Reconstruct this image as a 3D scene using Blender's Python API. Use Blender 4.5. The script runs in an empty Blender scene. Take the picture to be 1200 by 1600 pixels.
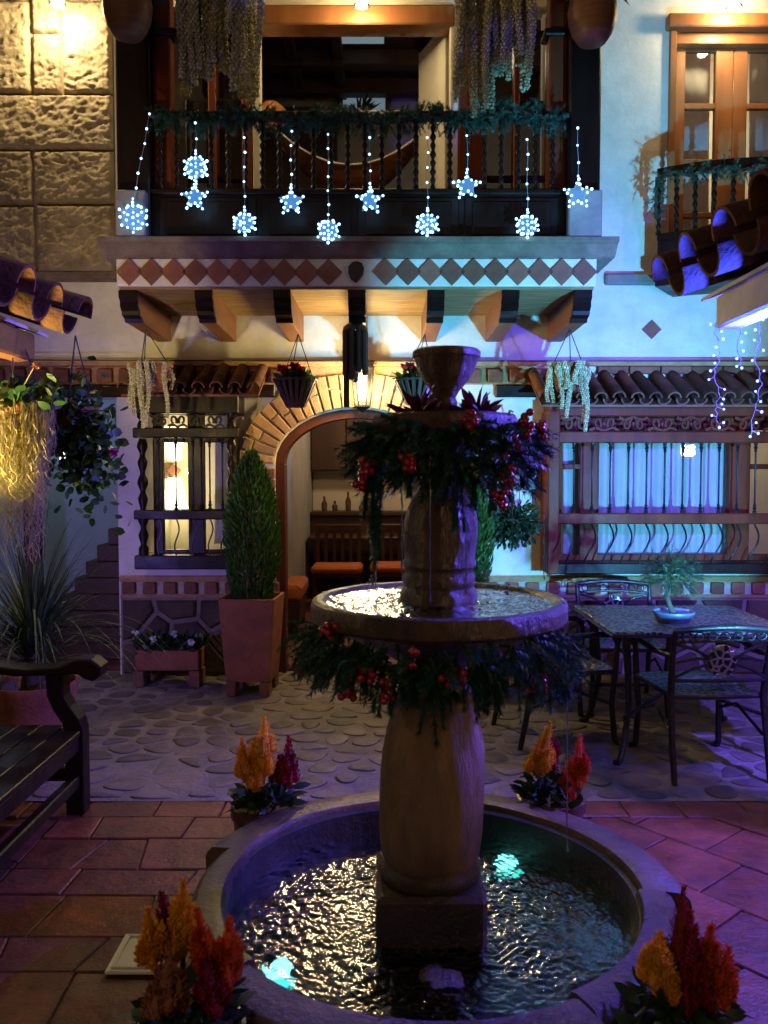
import bpy, bmesh, math, random
from mathutils import Vector, Matrix, noise, Euler
random.seed(11)
S = bpy.context.scene
COL = S.collection
R = math.radians
# ------------------------------------------------------------------ camera
FPX = 1300.0                       # focal length in pixels of the 1200x1600 photograph
TH = math.atan(63.0 / FPX)         # the camera looks slightly down
CAM = Vector((0, 0, 1.6))
cd = bpy.data.cameras.new('camera'); cam = bpy.data.objects.new('camera', cd); COL.objects.link(cam)
cam.location = CAM; cam.rotation_euler = (math.pi / 2 - TH, 0, 0)
cd.sensor_fit = 'VERTICAL'; cd.sensor_height = 24.0; cd.lens = 24.0 * FPX / 1600.0
cd.clip_start = 0.05; cd.clip_end = 2000
S.camera = cam
cd.dof.use_dof = True; cd.dof.focus_distance = 5.0; cd.dof.aperture_fstop = 4.0
# ------------------------------------------------------------------ night sky and a trace of moonlight
W = bpy.data.worlds.new('World'); S.world = W; W.use_nodes = True
wn = W.node_tree.nodes; wl = W.node_tree.links
sky = wn.new('ShaderNodeTexSky'); sky.sky_type = 'NISHITA'; sky.sun_disc = False
sky.sun_elevation = R(2.0); sky.sun_rotation = R(200)
wl.new(sky.outputs[0], wn['Background'].inputs[0]); wn['Background'].inputs[1].default_value = 0.016
sl = bpy.data.lights.new('moonlight', 'SUN'); sl.energy = 0.012; sl.angle = R(0.5); sl.color = (0.8, 0.86, 1)
so = bpy.data.objects.new('moonlight', sl); COL.objects.link(so); so.rotation_euler = (R(50), 0, R(-20)); so.location = (0, 0, 12)
vs = S.view_settings; vs.view_transform = 'Standard'; vs.look = 'None'; vs.exposure = 1.2; vs.gamma = 1.0; vs.use_curve_mapping = False
cy = S.cycles
cy.use_denoising = True
try: cy.denoiser = 'OPENIMAGEDENOISE'
except Exception: pass
cy.max_bounces = 7; cy.diffuse_bounces = 3; cy.glossy_bounces = 3; cy.transmission_bounces = 4; cy.transparent_max_bounces = 16
cy.caustics_reflective = False; cy.caustics_refractive = False
cy.sample_clamp_indirect = 4.0; cy.sample_clamp_direct = 0.0
cy.use_light_tree = True
# ------------------------------------------------------------------ pixel helpers (photograph 1200x1600) -> metres
def P(px, py, Y):
    xc = (px - 600) / FPX; yc = (800 - py) / FPX
    d = Vector((xc, math.cos(TH) + yc * math.sin(TH), yc * math.cos(TH) - math.sin(TH)))
    return CAM + d * (Y / d.y)
def X(px, Y): return (px - 600) / FPX * Y
def Z(py, Y): return P(600, py, Y).z
# ------------------------------------------------------------------ objects
OFF = {}
def tag(o, label=None, cat=None, group=None, kind=None):
    if label: o['label'] = label
    if cat: o['category'] = cat
    if group: o['group'] = group
    if kind: o['kind'] = kind
    return o
def thing(name, label, cat, loc=(0, 0, 0), group=None, rotz=0):
    o = bpy.data.objects.new(name, None); COL.objects.link(o); o.location = loc; o.rotation_euler = (0, 0, rotz)
    o.empty_display_size = 0.1
    OFF[o.name] = Vector(loc); return tag(o, label, cat, group)
def part(name, parent):
    o = bpy.data.objects.new(name, None); COL.objects.link(o); o.parent = parent; o.empty_display_size = 0.05
    OFF[o.name] = OFF[parent.name].copy(); return o
def offset_of(p): return OFF[p.name]
def inst(name, me, mat4, parent=None):
    o = bpy.data.objects.new(name, me); COL.objects.link(o)
    if parent is not None:
        o.parent = parent; o.matrix_local = Matrix.Translation(-OFF[parent.name]) @ mat4
    else:
        o.matrix_world = mat4
    return o
def copy_tree(o, parent=None):
    c = o.copy(); COL.objects.link(c); c.parent = parent
    if parent is not None: c.matrix_parent_inverse = o.matrix_parent_inverse.copy()
    for ch in list(o.children): copy_tree(ch, c)
    OFF[c.name] = OFF.get(o.name, Vector((0, 0, 0))).copy()
    return c
def lamp(name, kind, loc, power, color, parent=None, size=0.03, spot=None, target=None, blend=0.3):
    l = bpy.data.lights.new(name, kind); l.energy = power; l.color = color
    if kind in ('POINT', 'SPOT'): l.shadow_soft_size = size
    if kind == 'SPOT': l.spot_size = R(spot); l.spot_blend = blend
    o = bpy.data.objects.new(name, l); COL.objects.link(o)
    loc = Vector(loc); m = Matrix.Translation(loc)
    if target is not None: m = m @ (Vector(target) - loc).to_track_quat('-Z', 'Y').to_matrix().to_4x4()
    if parent is not None: o.parent = parent; o.matrix_local = Matrix.Translation(-OFF[parent.name]) @ m
    else: o.matrix_world = m
    return o
class MB:
    def __init__(s): s.v = []; s.f = []
    def add(s, vs_, fs_, m=None):
        k = len(s.v)
        s.v += [tuple(m @ Vector(q)) if m is not None else tuple(q) for q in vs_]
        s.f += [tuple(i + k for i in f) for f in fs_]; return s
    def box(s, x0, x1, y0, y1, z0, z1, m=None):
        vs_ = [(x0, y0, z0), (x1, y0, z0), (x1, y1, z0), (x0, y1, z0), (x0, y0, z1), (x1, y0, z1), (x1, y1, z1), (x0, y1, z1)]
        return s.add(vs_, [(0, 3, 2, 1), (4, 5, 6, 7), (0, 1, 5, 4), (1, 2, 6, 5), (2, 3, 7, 6), (3, 0, 4, 7)], m)
    def cbox(s, x0, x1, y0, y1, z0, z1, c=0.006, m=None):
        # box with chamfered edges all round
        c = min(c, abs(x1 - x0) * .3, abs(y1 - y0) * .3, abs(z1 - z0) * .3)
        b = bmesh.new(); bmesh.ops.create_cube(b, size=1.0)
        for q in b.verts: q.co = Vector(((x0 + x1) / 2 + q.co.x * (x1 - x0), (y0 + y1) / 2 + q.co.y * (y1 - y0), (z0 + z1) / 2 + q.co.z * (z1 - z0)))
        bmesh.ops.bevel(b, geom=b.edges[:] + b.verts[:], offset=c, segments=1, affect='EDGES', profile=.5)
        b.verts.index_update()
        s.add([q.co[:] for q in b.verts], [[q.index for q in f.verts] for f in b.faces], m); b.free(); return s
    def tube(s, pts, r, n=6, cap=True):
        pts = [Vector(p) for p in pts]; k = len(s.v); L = len(pts)
        up = None
        for i, p in enumerate(pts):
            t = (pts[min(i + 1, L - 1)] - pts[max(i - 1, 0)])
            if t.length < 1e-9: t = Vector((0, 0, 1))
            t.normalize()
            if up is None:
                up = Vector((0, 0, 1)) if abs(t.z) < .9 else Vector((1, 0, 0))
            a = up - t * up.dot(t)
            if a.length < 1e-6: a = t.orthogonal()
            a.normalize(); b = t.cross(a); up = a
            rr = r[i] if isinstance(r, (list, tuple)) else r
            for j in range(n):
                w = 2 * math.pi * j / n
                s.v.append(tuple(p + (a * math.cos(w) + b * math.sin(w)) * rr))
        for i in range(L - 1):
            for j in range(n):
                j2 = (j + 1) % n
                s.f.append((k + i * n + j, k + i * n + j2, k + (i + 1) * n + j2, k + (i + 1) * n + j))
        if cap:
            s.f.append(tuple(k + j for j in range(n))[::-1]); s.f.append(tuple(k + (L - 1) * n + j for j in range(n)))
        return s
    def lathe(s, prof, c=(0, 0, 0), n=20, m=None, closed=False, wob=0):
        vs_ = []; fs_ = []
        for (r, z) in prof:
            for j in range(n):
                w = 2 * math.pi * j / n
                rr = r * (1 + (wob * noise.noise(Vector((math.cos(w) * 2, math.sin(w) * 2, z * 7))) if wob else 0))
                vs_.append((c[0] + rr * math.cos(w), c[1] + rr * math.sin(w), c[2] + z))
        L = len(prof)
        for i in range(L - 1 + (1 if closed else 0)):
            i2 = (i + 1) % L
            for j in range(n):
                j2 = (j + 1) % n
                fs_.append((i * n + j, i * n + j2, i2 * n + j2, i2 * n + j))
        if not closed:
            fs_.append(tuple(range(n))[::-1]); fs_.append(tuple((L - 1) * n + j for j in range(n)))
        return s.add(vs_, fs_, m)
    def prism(s, pts, d0, d1, axis='y', m=None):
        # pts: closed 2D outline; axis y -> (x,z), axis x -> (y,z), axis z -> (x,y)
        n = len(pts)
        def q(p, d): return (p[0], d, p[1]) if axis == 'y' else ((d, p[0], p[1]) if axis == 'x' else (p[0], p[1], d))
        vs_ = [q(p, d0) for p in pts] + [q(p, d1) for p in pts]
        fs_ = [tuple(range(n))[::-1], tuple(range(n, 2 * n))] + [(i, (i + 1) % n, n + (i + 1) % n, n + i) for i in range(n)]
        return s.add(vs_, fs_, m)
    def ball(s, c, r, n=8, k=5, sq=(1, 1, 1), m=None):
        prof = [(max(1e-4, math.sin(math.pi * i / k)), -math.cos(math.pi * i / k)) for i in range(k + 1)]
        vs_ = []; fs_ = []
        vs_.append((c[0], c[1], c[2] - r * sq[2]))
        for i in range(1, k):
            for j in range(n):
                w = 2 * math.pi * j / n
                vs_.append((c[0] + r * sq[0] * prof[i][0] * math.cos(w), c[1] + r * sq[1] * prof[i][0] * math.sin(w), c[2] + r * sq[2] * prof[i][1]))
        vs_.append((c[0], c[1], c[2] + r * sq[2])); e = len(vs_) - 1
        for j in range(n):
            j2 = (j + 1) % n
            fs_.append((0, 1 + j2, 1 + j)); fs_.append((e, e - n + j, e - n + j2))
            for i in range(k - 2):
                fs_.append((1 + i * n + j, 1 + i * n + j2, 1 + (i + 1) * n + j2, 1 + (i + 1) * n + j))
        return s.add(vs_, fs_, m)
    def leaf(s, p, d, L, w, bend=0.3, side=None, tip=.05, seg=2):
        # a blade with a bend: p base, d direction
        p = Vector(p); d = Vector(d).normalized()
        sd = Vector(side) if side is not None else d.cross(Vector((random.uniform(-1, 1), random.uniform(-1, 1), random.uniform(-.4, 1))))
        if sd.length < 1e-4: sd = d.orthogonal()
        sd.normalize(); nn = sd.cross(d); k = len(s.v)
        s.v.append(tuple(p))
        for i in range(1, seg + 1):
            t = i / (seg + 1); q = p + d * L * t - nn * bend * L * t * t
            ww = w * math.sin(math.pi * (0.15 + .75 * t))
            s.v += [tuple(q - sd * ww / 2), tuple(q + sd * ww / 2)]
        s.v.append(tuple(p + d * L - nn * bend * L))
        e = len(s.v) - 1
        s.f.append((k, k + 1, k + 2))
        for i in range(seg - 1): s.f.append((k + 1 + 2 * i, k + 3 + 2 * i, k + 4 + 2 * i, k + 2 + 2 * i))
        s.f.append((e - 2, e, e - 1)); return s
    def mesh(s, name, mat, smooth=None):
        me = bpy.data.meshes.new(name); me.from_pydata(s.v, [], s.f); me.update()
        if mat is not None: me.materials.append(mat)
        if smooth is not None and len(s.f):
            me.shade_smooth()
            if smooth < 179: me.set_sharp_from_angle(angle=R(smooth))
        return me
    def build(s, name, mat, parent=None, smooth=None, bevel=0, world=True):
        if parent is not None and world:
            o = OFF[parent.name]; s.v = [(a - o.x, b - o.y, c - o.z) for a, b, c in s.v]
        me = s.mesh(name, mat, smooth); ob = bpy.data.objects.new(name, me); COL.objects.link(ob)
        if parent is not None: ob.parent = parent; OFF[ob.name] = OFF[parent.name].copy()
        else: OFF[ob.name] = Vector((0, 0, 0))
        if bevel:
            bm_ = ob.modifiers.new('edge', 'BEVEL'); bm_.width = bevel; bm_.segments = 2; bm_.limit_method = 'ANGLE'; bm_.angle_limit = R(40)
        return ob
# ------------------------------------------------------------------ materials
M = {}
def ramp(nt, fac, stops):
    r = nt.nodes.new('ShaderNodeValToRGB'); cr = r.color_ramp
    while len(cr.elements) < len(stops): cr.elements.new(0.5)
    for e, (p, c) in zip(cr.elements, stops): e.position = p; e.color = (*c, 1) if len(c) == 3 else c
    nt.links.new(fac, r.inputs[0]); return r.outputs[0]
def tex(nt, scale, detail=4, rough=.6, stretch=None, coord='Object', kind='noise', dist=0):
    tc = nt.nodes.new('ShaderNodeTexCoord'); out = tc.outputs[coord]
    if stretch:
        mp = nt.nodes.new('ShaderNodeMapping'); mp.inputs['Scale'].default_value = stretch; nt.links.new(out, mp.inputs[0]); out = mp.outputs[0]
    if kind == 'noise':
        t = nt.nodes.new('ShaderNodeTexNoise'); t.inputs['Scale'].default_value = scale; t.inputs['Detail'].default_value = detail
        t.inputs['Roughness'].default_value = rough; t.inputs['Distortion'].default_value = dist
        nt.links.new(out, t.inputs['Vector']); return t.outputs[0]
    t = nt.nodes.new('ShaderNodeTexVoronoi'); t.inputs['Scale'].default_value = scale; nt.links.new(out, t.inputs['Vector'])
    if kind == 'edge': t.feature = 'DISTANCE_TO_EDGE'
    return t.outputs[0]
def mk(name, c1, c2=None, scale=6, rough=.6, rough2=None, metal=0, bump=0, bscale=40, stretch=None, spec=.5, island=0, kind='noise', lo=.35, hi=.68, trans=0, bdetail=5, coat=0, sheen=0, blotch=0):
    m = bpy.data.materials.new(name); m.use_nodes = True; nt = m.node_tree; b = nt.nodes['Principled BSDF']
    c2 = c2 or tuple(x * .6 for x in c1)
    f = tex(nt, scale, 5, .62, stretch, kind=kind)
    col = ramp(nt, f, [(lo, c1), (hi, c2)])
    if blotch:
        f2 = tex(nt, scale * .23, 3, .6)
        mx = nt.nodes.new('ShaderNodeMixRGB'); mx.blend_type = 'MULTIPLY'; mx.inputs[0].default_value = blotch
        nt.links.new(col, mx.inputs[1]); nt.links.new(ramp(nt, f2, [(.35, (.45, .45, .45)), (.62, (1, 1, 1))]), mx.inputs[2]); col = mx.outputs[0]
    if island:
        g = nt.nodes.new('ShaderNodeNewGeometry'); oi = nt.nodes.new('ShaderNodeObjectInfo')
        ad = nt.nodes.new('ShaderNodeMath'); ad.operation = 'ADD'; nt.links.new(g.outputs['Random Per Island'], ad.inputs[0]); nt.links.new(oi.outputs['Random'], ad.inputs[1])
        fr = nt.nodes.new('ShaderNodeMath'); fr.operation = 'FRACT'; nt.links.new(ad.outputs[0], fr.inputs[0])
        hsv = nt.nodes.new('ShaderNodeHueSaturation'); mr = nt.nodes.new('ShaderNodeMapRange')
        mr.inputs['To Min'].default_value = 1 - island; mr.inputs['To Max'].default_value = 1 + island
        nt.links.new(fr.outputs[0], mr.inputs[0]); nt.links.new(mr.outputs[0], hsv.inputs['Value']); nt.links.new(col, hsv.inputs['Color']); col = hsv.outputs[0]
    nt.links.new(col, b.inputs['Base Color'])
    b.inputs['Metallic'].default_value = metal; b.inputs['Specular IOR Level'].default_value = spec
    if rough2 is not None:
        rr = ramp(nt, tex(nt, scale * .6, 4), [(.35, (rough,) * 3), (.65, (rough2,) * 3)]); nt.links.new(rr, b.inputs['Roughness'])
    else: b.inputs['Roughness'].default_value = rough
    if coat: b.inputs['Coat Weight'].default_value = coat; b.inputs['Coat Roughness'].default_value = .12
    if trans:
        b.inputs['Transmission Weight'].default_value = 0
        tr = nt.nodes.new('ShaderNodeBsdfTranslucent'); nt.links.new(col, tr.inputs[0]); mxs = nt.nodes.new('ShaderNodeMixShader')
        mxs.inputs[0].default_value = trans; o = nt.nodes['Material Output']
        nt.links.new(b.outputs[0], mxs.inputs[1]); nt.links.new(tr.outputs[0], mxs.inputs[2]); nt.links.new(mxs.outputs[0], o.inputs[0])
    if bump:
        bp = nt.nodes.new('ShaderNodeBump'); bp.inputs['Strength'].default_value = bump; bp.inputs['Distance'].default_value = .02
        nt.links.new(tex(nt, bscale, bdetail, .65, stretch, kind=kind if kind == 'vor' else 'noise'), bp.inputs['Height']); nt.links.new(bp.outputs[0], b.inputs['Normal'])
    M[name] = m; return m
def emit(name, color, strength, sampling=None):
    m = bpy.data.materials.new(name); m.use_nodes = True; nt = m.node_tree; b = nt.nodes['Principled BSDF']
    b.inputs['Base Color'].default_value = (*[min(.8, c) for c in color], 1)
    b.inputs['Emission Color'].default_value = (*color, 1); b.inputs['Emission Strength'].default_value = strength
    if sampling: m.cycles.emission_sampling = sampling
    M[name] = m; return m
def glass(name, tint=(1, 1, 1), rough=.03, bump=0, ior=1.45):
    m = bpy.data.materials.new(name); m.use_nodes = True; nt = m.node_tree; nt.nodes.remove(nt.nodes['Principled BSDF'])
    o = nt.nodes['Material Output']; t = nt.nodes.new('ShaderNodeBsdfTransparent'); t.inputs[0].default_value = (*tint, 1)
    g = nt.nodes.new('ShaderNodeBsdfGlossy'); g.inputs['Roughness'].default_value = rough
    fr = nt.nodes.new('ShaderNodeFresnel'); fr.inputs[0].default_value = ior; mx = nt.nodes.new('ShaderNodeMixShader')
    nt.links.new(fr.outputs[0], mx.inputs[0]); nt.links.new(t.outputs[0], mx.inputs[1]); nt.links.new(g.outputs[0], mx.inputs[2]); nt.links.new(mx.outputs[0], o.inputs[0])
    if bump:
        bp = nt.nodes.new('ShaderNodeBump'); bp.inputs['Strength'].default_value = bump; bp.inputs['Distance'].default_value = .01
        nt.links.new(tex(nt, 30, 4, .6), bp.inputs['Height']); nt.links.new(bp.outputs[0], g.inputs['Normal']); nt.links.new(bp.outputs[0], fr.inputs['Normal'])
    M[name] = m; return m
mk('plaster', (.74, .72, .67), (.6, .58, .53), 5, .85, bump=.35, bscale=18, blotch=.16)
mk('stone', (.36, .29, .19), (.2, .155, .1), 5, .92, bump=.9, bscale=26, blotch=.5, bdetail=8)
mk('ledge_stone', (.2, .15, .11), (.11, .08, .06), 8, .85, bump=.5, bscale=30)
mk('dark_wood', (.015, .006, .0045), (.007, .003, .0025), 9, .3, .5, bump=.12, bscale=30, stretch=(1, 1, .15), spec=.22)
mk('red_wood', (.17, .036, .013), (.09, .019, .008), 7, .4, .55, bump=.12, bscale=25, stretch=(1, 1, .12), spec=.12)
mk('oak_wood', (.3, .115, .04), (.2, .07, .022), 6, .4, .55, bump=.1, bscale=25, stretch=(1, 1, .1))
mk('beam_wood', (.19, .075, .03), (.1, .036, .014), 8, .6, bump=.2, bscale=20, stretch=(1, .2, 1))
mk('cane', (.36, .24, .11), (.18, .11, .045), 30, .75, bump=.8, bscale=60, stretch=(.12, 1, 1), spec=.3)
mk('brick', (.24, .1, .05), (.15, .055, .03), 14, .85, bump=.5, bscale=45, island=.3)
mk('pale_brick', (.42, .25, .12), (.3, .15, .065), 12, .85, bump=.5, bscale=45, island=.25)
mk('mortar', (.45, .4, .33), (.3, .27, .22), 16, .9, bump=.5, bscale=60)
mk('terracotta', (.35, .11, .045), (.2, .065, .032), 6, .75, bump=.35, bscale=35, blotch=.55)
mk('roof_tile', (.23, .1, .055), (.085, .048, .034), 11, .9, bump=.8, bscale=34, island=.4, blotch=.7, spec=.15)
mk('diamond_tile', (.26, .095, .055), (.17, .06, .04), 9, .6, bump=.2, bscale=40, island=.3)
mk('floor_tile', (.22, .054, .024), (.1, .025, .013), 9, .6, .36, bump=.5, bscale=22, island=.3, blotch=.75)
mk('grout', (.11, .045, .03), (.06, .03, .022), 12, .8, bump=.5, bscale=50)
mk('cobble', (.19, .142, .12), (.11, .083, .072), 7, .62, .45, bump=.45, bscale=30, island=.4, blotch=.4)
mk('bed_mortar', (.27, .225, .19), (.17, .14, .122), 9, .75, bump=.7, bscale=45, blotch=.4)
mk('wall_stone', (.1, .06, .04), (.055, .034, .025), 6, .8, bump=.6, bscale=28, island=.35, blotch=.4)
mk('dark_ground', (.06, .05, .045), (.04, .035, .03), 4, .9)
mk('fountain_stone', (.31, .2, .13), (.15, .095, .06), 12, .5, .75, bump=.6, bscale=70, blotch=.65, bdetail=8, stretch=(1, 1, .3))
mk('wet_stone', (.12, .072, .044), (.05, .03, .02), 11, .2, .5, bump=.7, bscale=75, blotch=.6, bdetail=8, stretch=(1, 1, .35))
mk('arch_wood', (.1, .025, .013), (.055, .014, .008), 7, .4, .55, bump=.12, bscale=25, stretch=(1, 1, .12), spec=.2)
mk('iron', (.012, .012, .014), (.02, .019, .02), 20, .4, metal=.3)
mk('bronze', (.055, .05, .052), (.028, .026, .03), 26, .34, metal=.75, bump=.25, bscale=60)
mk('needle', (.032, .12, .075), (.014, .06, .048), 3, .45, island=.45, trans=.1)
mk('leaf_green', (.045, .12, .03), (.022, .065, .016), 3, .45, island=.45, trans=.25)
mk('leaf_dark', (.022, .055, .02), (.012, .032, .014), 3, .45, island=.45, trans=.2)
mk('grass_leaf', (.05, .085, .035), (.022, .045, .022), 3, .45, island=.5, trans=.2)
mk('cypress', (.055, .14, .022), (.024, .07, .014), 3, .6, island=.5, trans=.25)
mk('sedum', (.55, .52, .3), (.36, .34, .19), 4, .6, island=.35)
mk('moss', (.4, .35, .16), (.24, .2, .09), 4, .75, island=.4, trans=.3)
mk('bark', (.07, .045, .03), (.04, .026, .018), 12, .9, bump=.6, bscale=30)
mk('soil', (.03, .02, .014), (.015, .01, .008), 20, .95, bump=.8, bscale=60)
mk('petal_yellow', (.9, .5, .035), (.75, .32, .02), 10, .6, island=.3, trans=.3)
mk('petal_red', (.35, .018, .02), (.18, .008, .014), 10, .6, island=.35, trans=.25)
mk('petal_coral', (.75, .12, .04), (.55, .07, .025), 10, .6, island=.3, trans=.3)
mk('petal_salmon', (.45, .19, .1), (.3, .11, .06), 10, .6, island=.3, trans=.3)
mk('petal_magenta', (.55, .03, .3), (.35, .015, .2), 10, .6, island=.3, trans=.3)
mk('petal_white', (.7, .66, .72), (.5, .46, .56), 10, .6, island=.2, trans=.2)
mk('bromeliad', (.13, .012, .03), (.06, .006, .02), 5, .35, island=.4, trans=.15)
mk('berry', (.36, .012, .03), (.26, .008, .022), 5, .18, coat=.6)
mk('orange_cloth', (.6, .16, .03), (.45, .1, .02), 8, .65, bump=.15, bscale=20)
mk('hammock_cloth', (.26, .08, .03), (.1, .03, .016), 4, .85, stretch=(1, 1, 14))
mk('white_rope', (.7, .66, .58), (.5, .47, .4), 20, .8)
mk('curtain', (.62, .62, .64), (.52, .52, .55), 3, .8, trans=.25)
mk('cream_wall', (.6, .55, .45), (.52, .47, .38), 3, .85)
mk('grey_wall', (.32, .31, .29), (.26, .25, .24), 3, .85)
mk('blue_wall', (.36, .46, .52), (.3, .4, .46), 3, .85)
mk('dim_wood', (.06, .025, .013), (.03, .012, .007), 5, .55, stretch=(1, 1, .15))
mk('plinth', (.24, .21, .2), (.16, .14, .135), 8, .7, bump=.3, bscale=30)
mk('white_ceramic', (.82, .78, .68), (.74, .7, .6), 6, .35)
mk('glazed_pot', (.12, .06, .035), (.06, .03, .02), 7, .25, blotch=.5)
mk('blue_pot', (.12, .13, .24), (.07, .07, .14), 12, .35)
mk('stripe_pot', (.25, .11, .055), (.14, .055, .03), 4, .5, stretch=(.2, .2, 9))
mk('black_paint', (.012, .012, .013), (.018, .017, .017), 12, .45)
mk('rope', (.06, .045, .035), (.03, .022, .018), 30, .8)
mk('wire_black', (.01, .01, .012), (.01, .01, .012), 30, .5)
mk('clear_wire', (.35, .42, .5), (.3, .36, .45), 30, .3)
mk('wicker', (.4, .17, .05), (.14, .05, .015), 60, .7, bump=.8, bscale=80)
mk('slat_wood', (.09, .045, .03), (.05, .025, .017), 10, .65, bump=.3, bscale=30, stretch=(1, 1, .2))
mk('cloth_dark', (.05, .04, .04), (.03, .025, .025), 8, .8)
glass('window_glass', (.96, .97, .97), .02)
emit('warm_bulb', (1, .78, .38), 60)
emit('lantern_glow', (1, .8, .42), 12)
emit('shade_glow', (1, .83, .5), 2.6)
emit('ice_bulb', (.3, .66, 1), 2.4, 'NONE')
emit('violet_bulb', (.24, .45, 1), 1.6, 'NONE')
emit('blue_lens', (.05, .12, 1), .25); emit('cyan_lens', (.3, .8, 1), 6)
emit('pool_lens', (.08, .8, .68), .5); emit('moon_pane', (.3, .42, .5), .16); emit('sky_pane', (.3, .4, .46), .2)
emit('amber_lens', (1, .72, .25), .7); emit('small_lamp', (.95, .95, 1), 2.5)

def glow_sheet(name, color, strength, alpha):
    m = bpy.data.materials.new(name); m.use_nodes = True; nt = m.node_tree; nt.nodes.remove(nt.nodes['Principled BSDF']); o = nt.nodes['Material Output']
    t = nt.nodes.new('ShaderNodeBsdfTransparent'); e = nt.nodes.new('ShaderNodeEmission'); e.inputs[0].default_value = (*color, 1); e.inputs[1].default_value = strength
    mx = nt.nodes.new('ShaderNodeMixShader'); mx.inputs[0].default_value = alpha; nt.links.new(t.outputs[0], mx.inputs[1]); nt.links.new(e.outputs[0], mx.inputs[2]); nt.links.new(mx.outputs[0], o.inputs[0])
    m.cycles.emission_sampling = 'NONE'; M[name] = m
glow_sheet('lit_acrylic', (.12, .4, 1), .42, .42)
# ================================================================== ground
def sheet(name, x0, x1, y0, y1, z, mat, kind='structure', label=None):
    o = MB().add([(x0, y0, z), (x1, y0, z), (x1, y1, z), (x0, y1, z)], [(0, 1, 2, 3)]).build(name, mat); o['kind'] = kind
    if label: o['label'] = label
    return o
sheet('ground', -300, 300, -300, 300, -.09, M['dark_ground'])
YB_ = 3.975            # where the clay tiles end and the cobbles begin
bed = MB(); nx, ny = 90, 60
for j in range(ny + 1):
    for i in range(nx + 1):
        x = -4.4 + 9.4 * i / nx; y = YB_ + (6.62 - YB_) * j / ny
        bed.v.append((x, y, -.001 + .004 * noise.noise(Vector((x * 3, y * 3, 0)))))
for j in range(ny):
    for i in range(nx): k = j * (nx + 1) + i; bed.f.append((k, k + 1, k + nx + 2, k + nx + 1))
cob = bed.build('cobble_paving', M['bed_mortar'], smooth=180); cob['kind'] = 'structure'; cob['label'] = 'river stones set flat in pale mortar across the rear of the courtyard'
# ---- irregular polygons: jittered grid cells, some cut into two
def clip(poly, a, b, c):            # keep a*x+b*y<=c
    out = []
    for i in range(len(poly)):
        p, q = poly[i], poly[(i + 1) % len(poly)]; dp = a * p[0] + b * p[1] - c; dq = a * q[0] + b * q[1] - c
        if dp <= 0: out.append(p)
        if dp * dq < 0: t = dp / (dp - dq); out.append((p[0] + t * (q[0] - p[0]), p[1] + t * (q[1] - p[1])))
    return out
def shrink(poly, g):
    n = len(poly); out = poly
    ar = sum(poly[i][0] * poly[(i + 1) % n][1] - poly[(i + 1) % n][0] * poly[i][1] for i in range(n))
    s = 1 if ar > 0 else -1
    for i in range(n):
        p, q = poly[i], poly[(i + 1) % n]; dx, dy = q[0] - p[0], q[1] - p[1]; L = math.hypot(dx, dy)
        if L < 1e-6: continue
        a, b = s * dy / L, -s * dx / L; out = clip(out, a, b, a * p[0] + b * p[1] - g)
        if len(out) < 3: return []
    return out
def area(p): return abs(sum(p[i][0] * p[(i + 1) % len(p)][1] - p[(i + 1) % len(p)][0] * p[i][1] for i in range(len(p)))) / 2
def voronoi(pts, x0, x1, y0, y1, gap):
    out = []
    for i, p in enumerate(pts):
        poly = [(x0, y0), (x1, y0), (x1, y1), (x0, y1)]
        for j, q in enumerate(pts):
            if i == j or (p[0] - q[0]) ** 2 + (p[1] - q[1]) ** 2 > 1.2: continue
            a, b = q[0] - p[0], q[1] - p[1]; poly = clip(poly, a, b, a * (p[0] + q[0]) / 2 + b * (p[1] + q[1]) / 2)
            if len(poly) < 3: break
        if len(poly) >= 3:
            poly = shrink(poly, gap)
            if len(poly) >= 3 and area(poly) > .002: out.append(poly)
    return out
def slab(mb, poly, z0, z1, ch=.006, wav=0, axis='z', flip=1):
    # a flat stone or tile: outline prism with a chamfered upper edge
    inner = shrink(poly, ch) or poly
    if len(inner) != len(poly): inner = [tuple(((q[k] - c) * .96 + c) for k, c in ((0, sum(a[0] for a in poly) / len(poly)), (1, sum(a[1] for a in poly) / len(poly)))) for q in poly]
    n = len(poly); vs_ = []
    t = [random.uniform(-wav, wav) for _ in range(3)]
    for (pl, z) in ((poly, z0), (poly, z1 - ch), (inner, z1)):
        for q in pl:
            zz = z + (t[0] + (q[0] - poly[0][0]) * t[1] * 3 + (q[1] - poly[0][1]) * t[2] * 3 if z != z0 else 0)
            vs_.append((q[0], q[1], zz) if axis == 'z' else (q[0], zz, q[1]))
    fs_ = [tuple(range(2 * n, 3 * n))] + [(k * n + i, k * n + (i + 1) % n, (k + 1) * n + (i + 1) % n, (k + 1) * n + i) for k in range(2) for i in range(n)]
    return mb.add(vs_, fs_)
def chaikin(p, n=2):
    for _ in range(n):
        q = []
        for i in range(len(p)):
            a, b = p[i], p[(i + 1) % len(p)]; q += [(a[0] * .75 + b[0] * .25, a[1] * .75 + b[1] * .25), (a[0] * .25 + b[0] * .75, a[1] * .25 + b[1] * .75)]
        p = q
    return p
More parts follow.
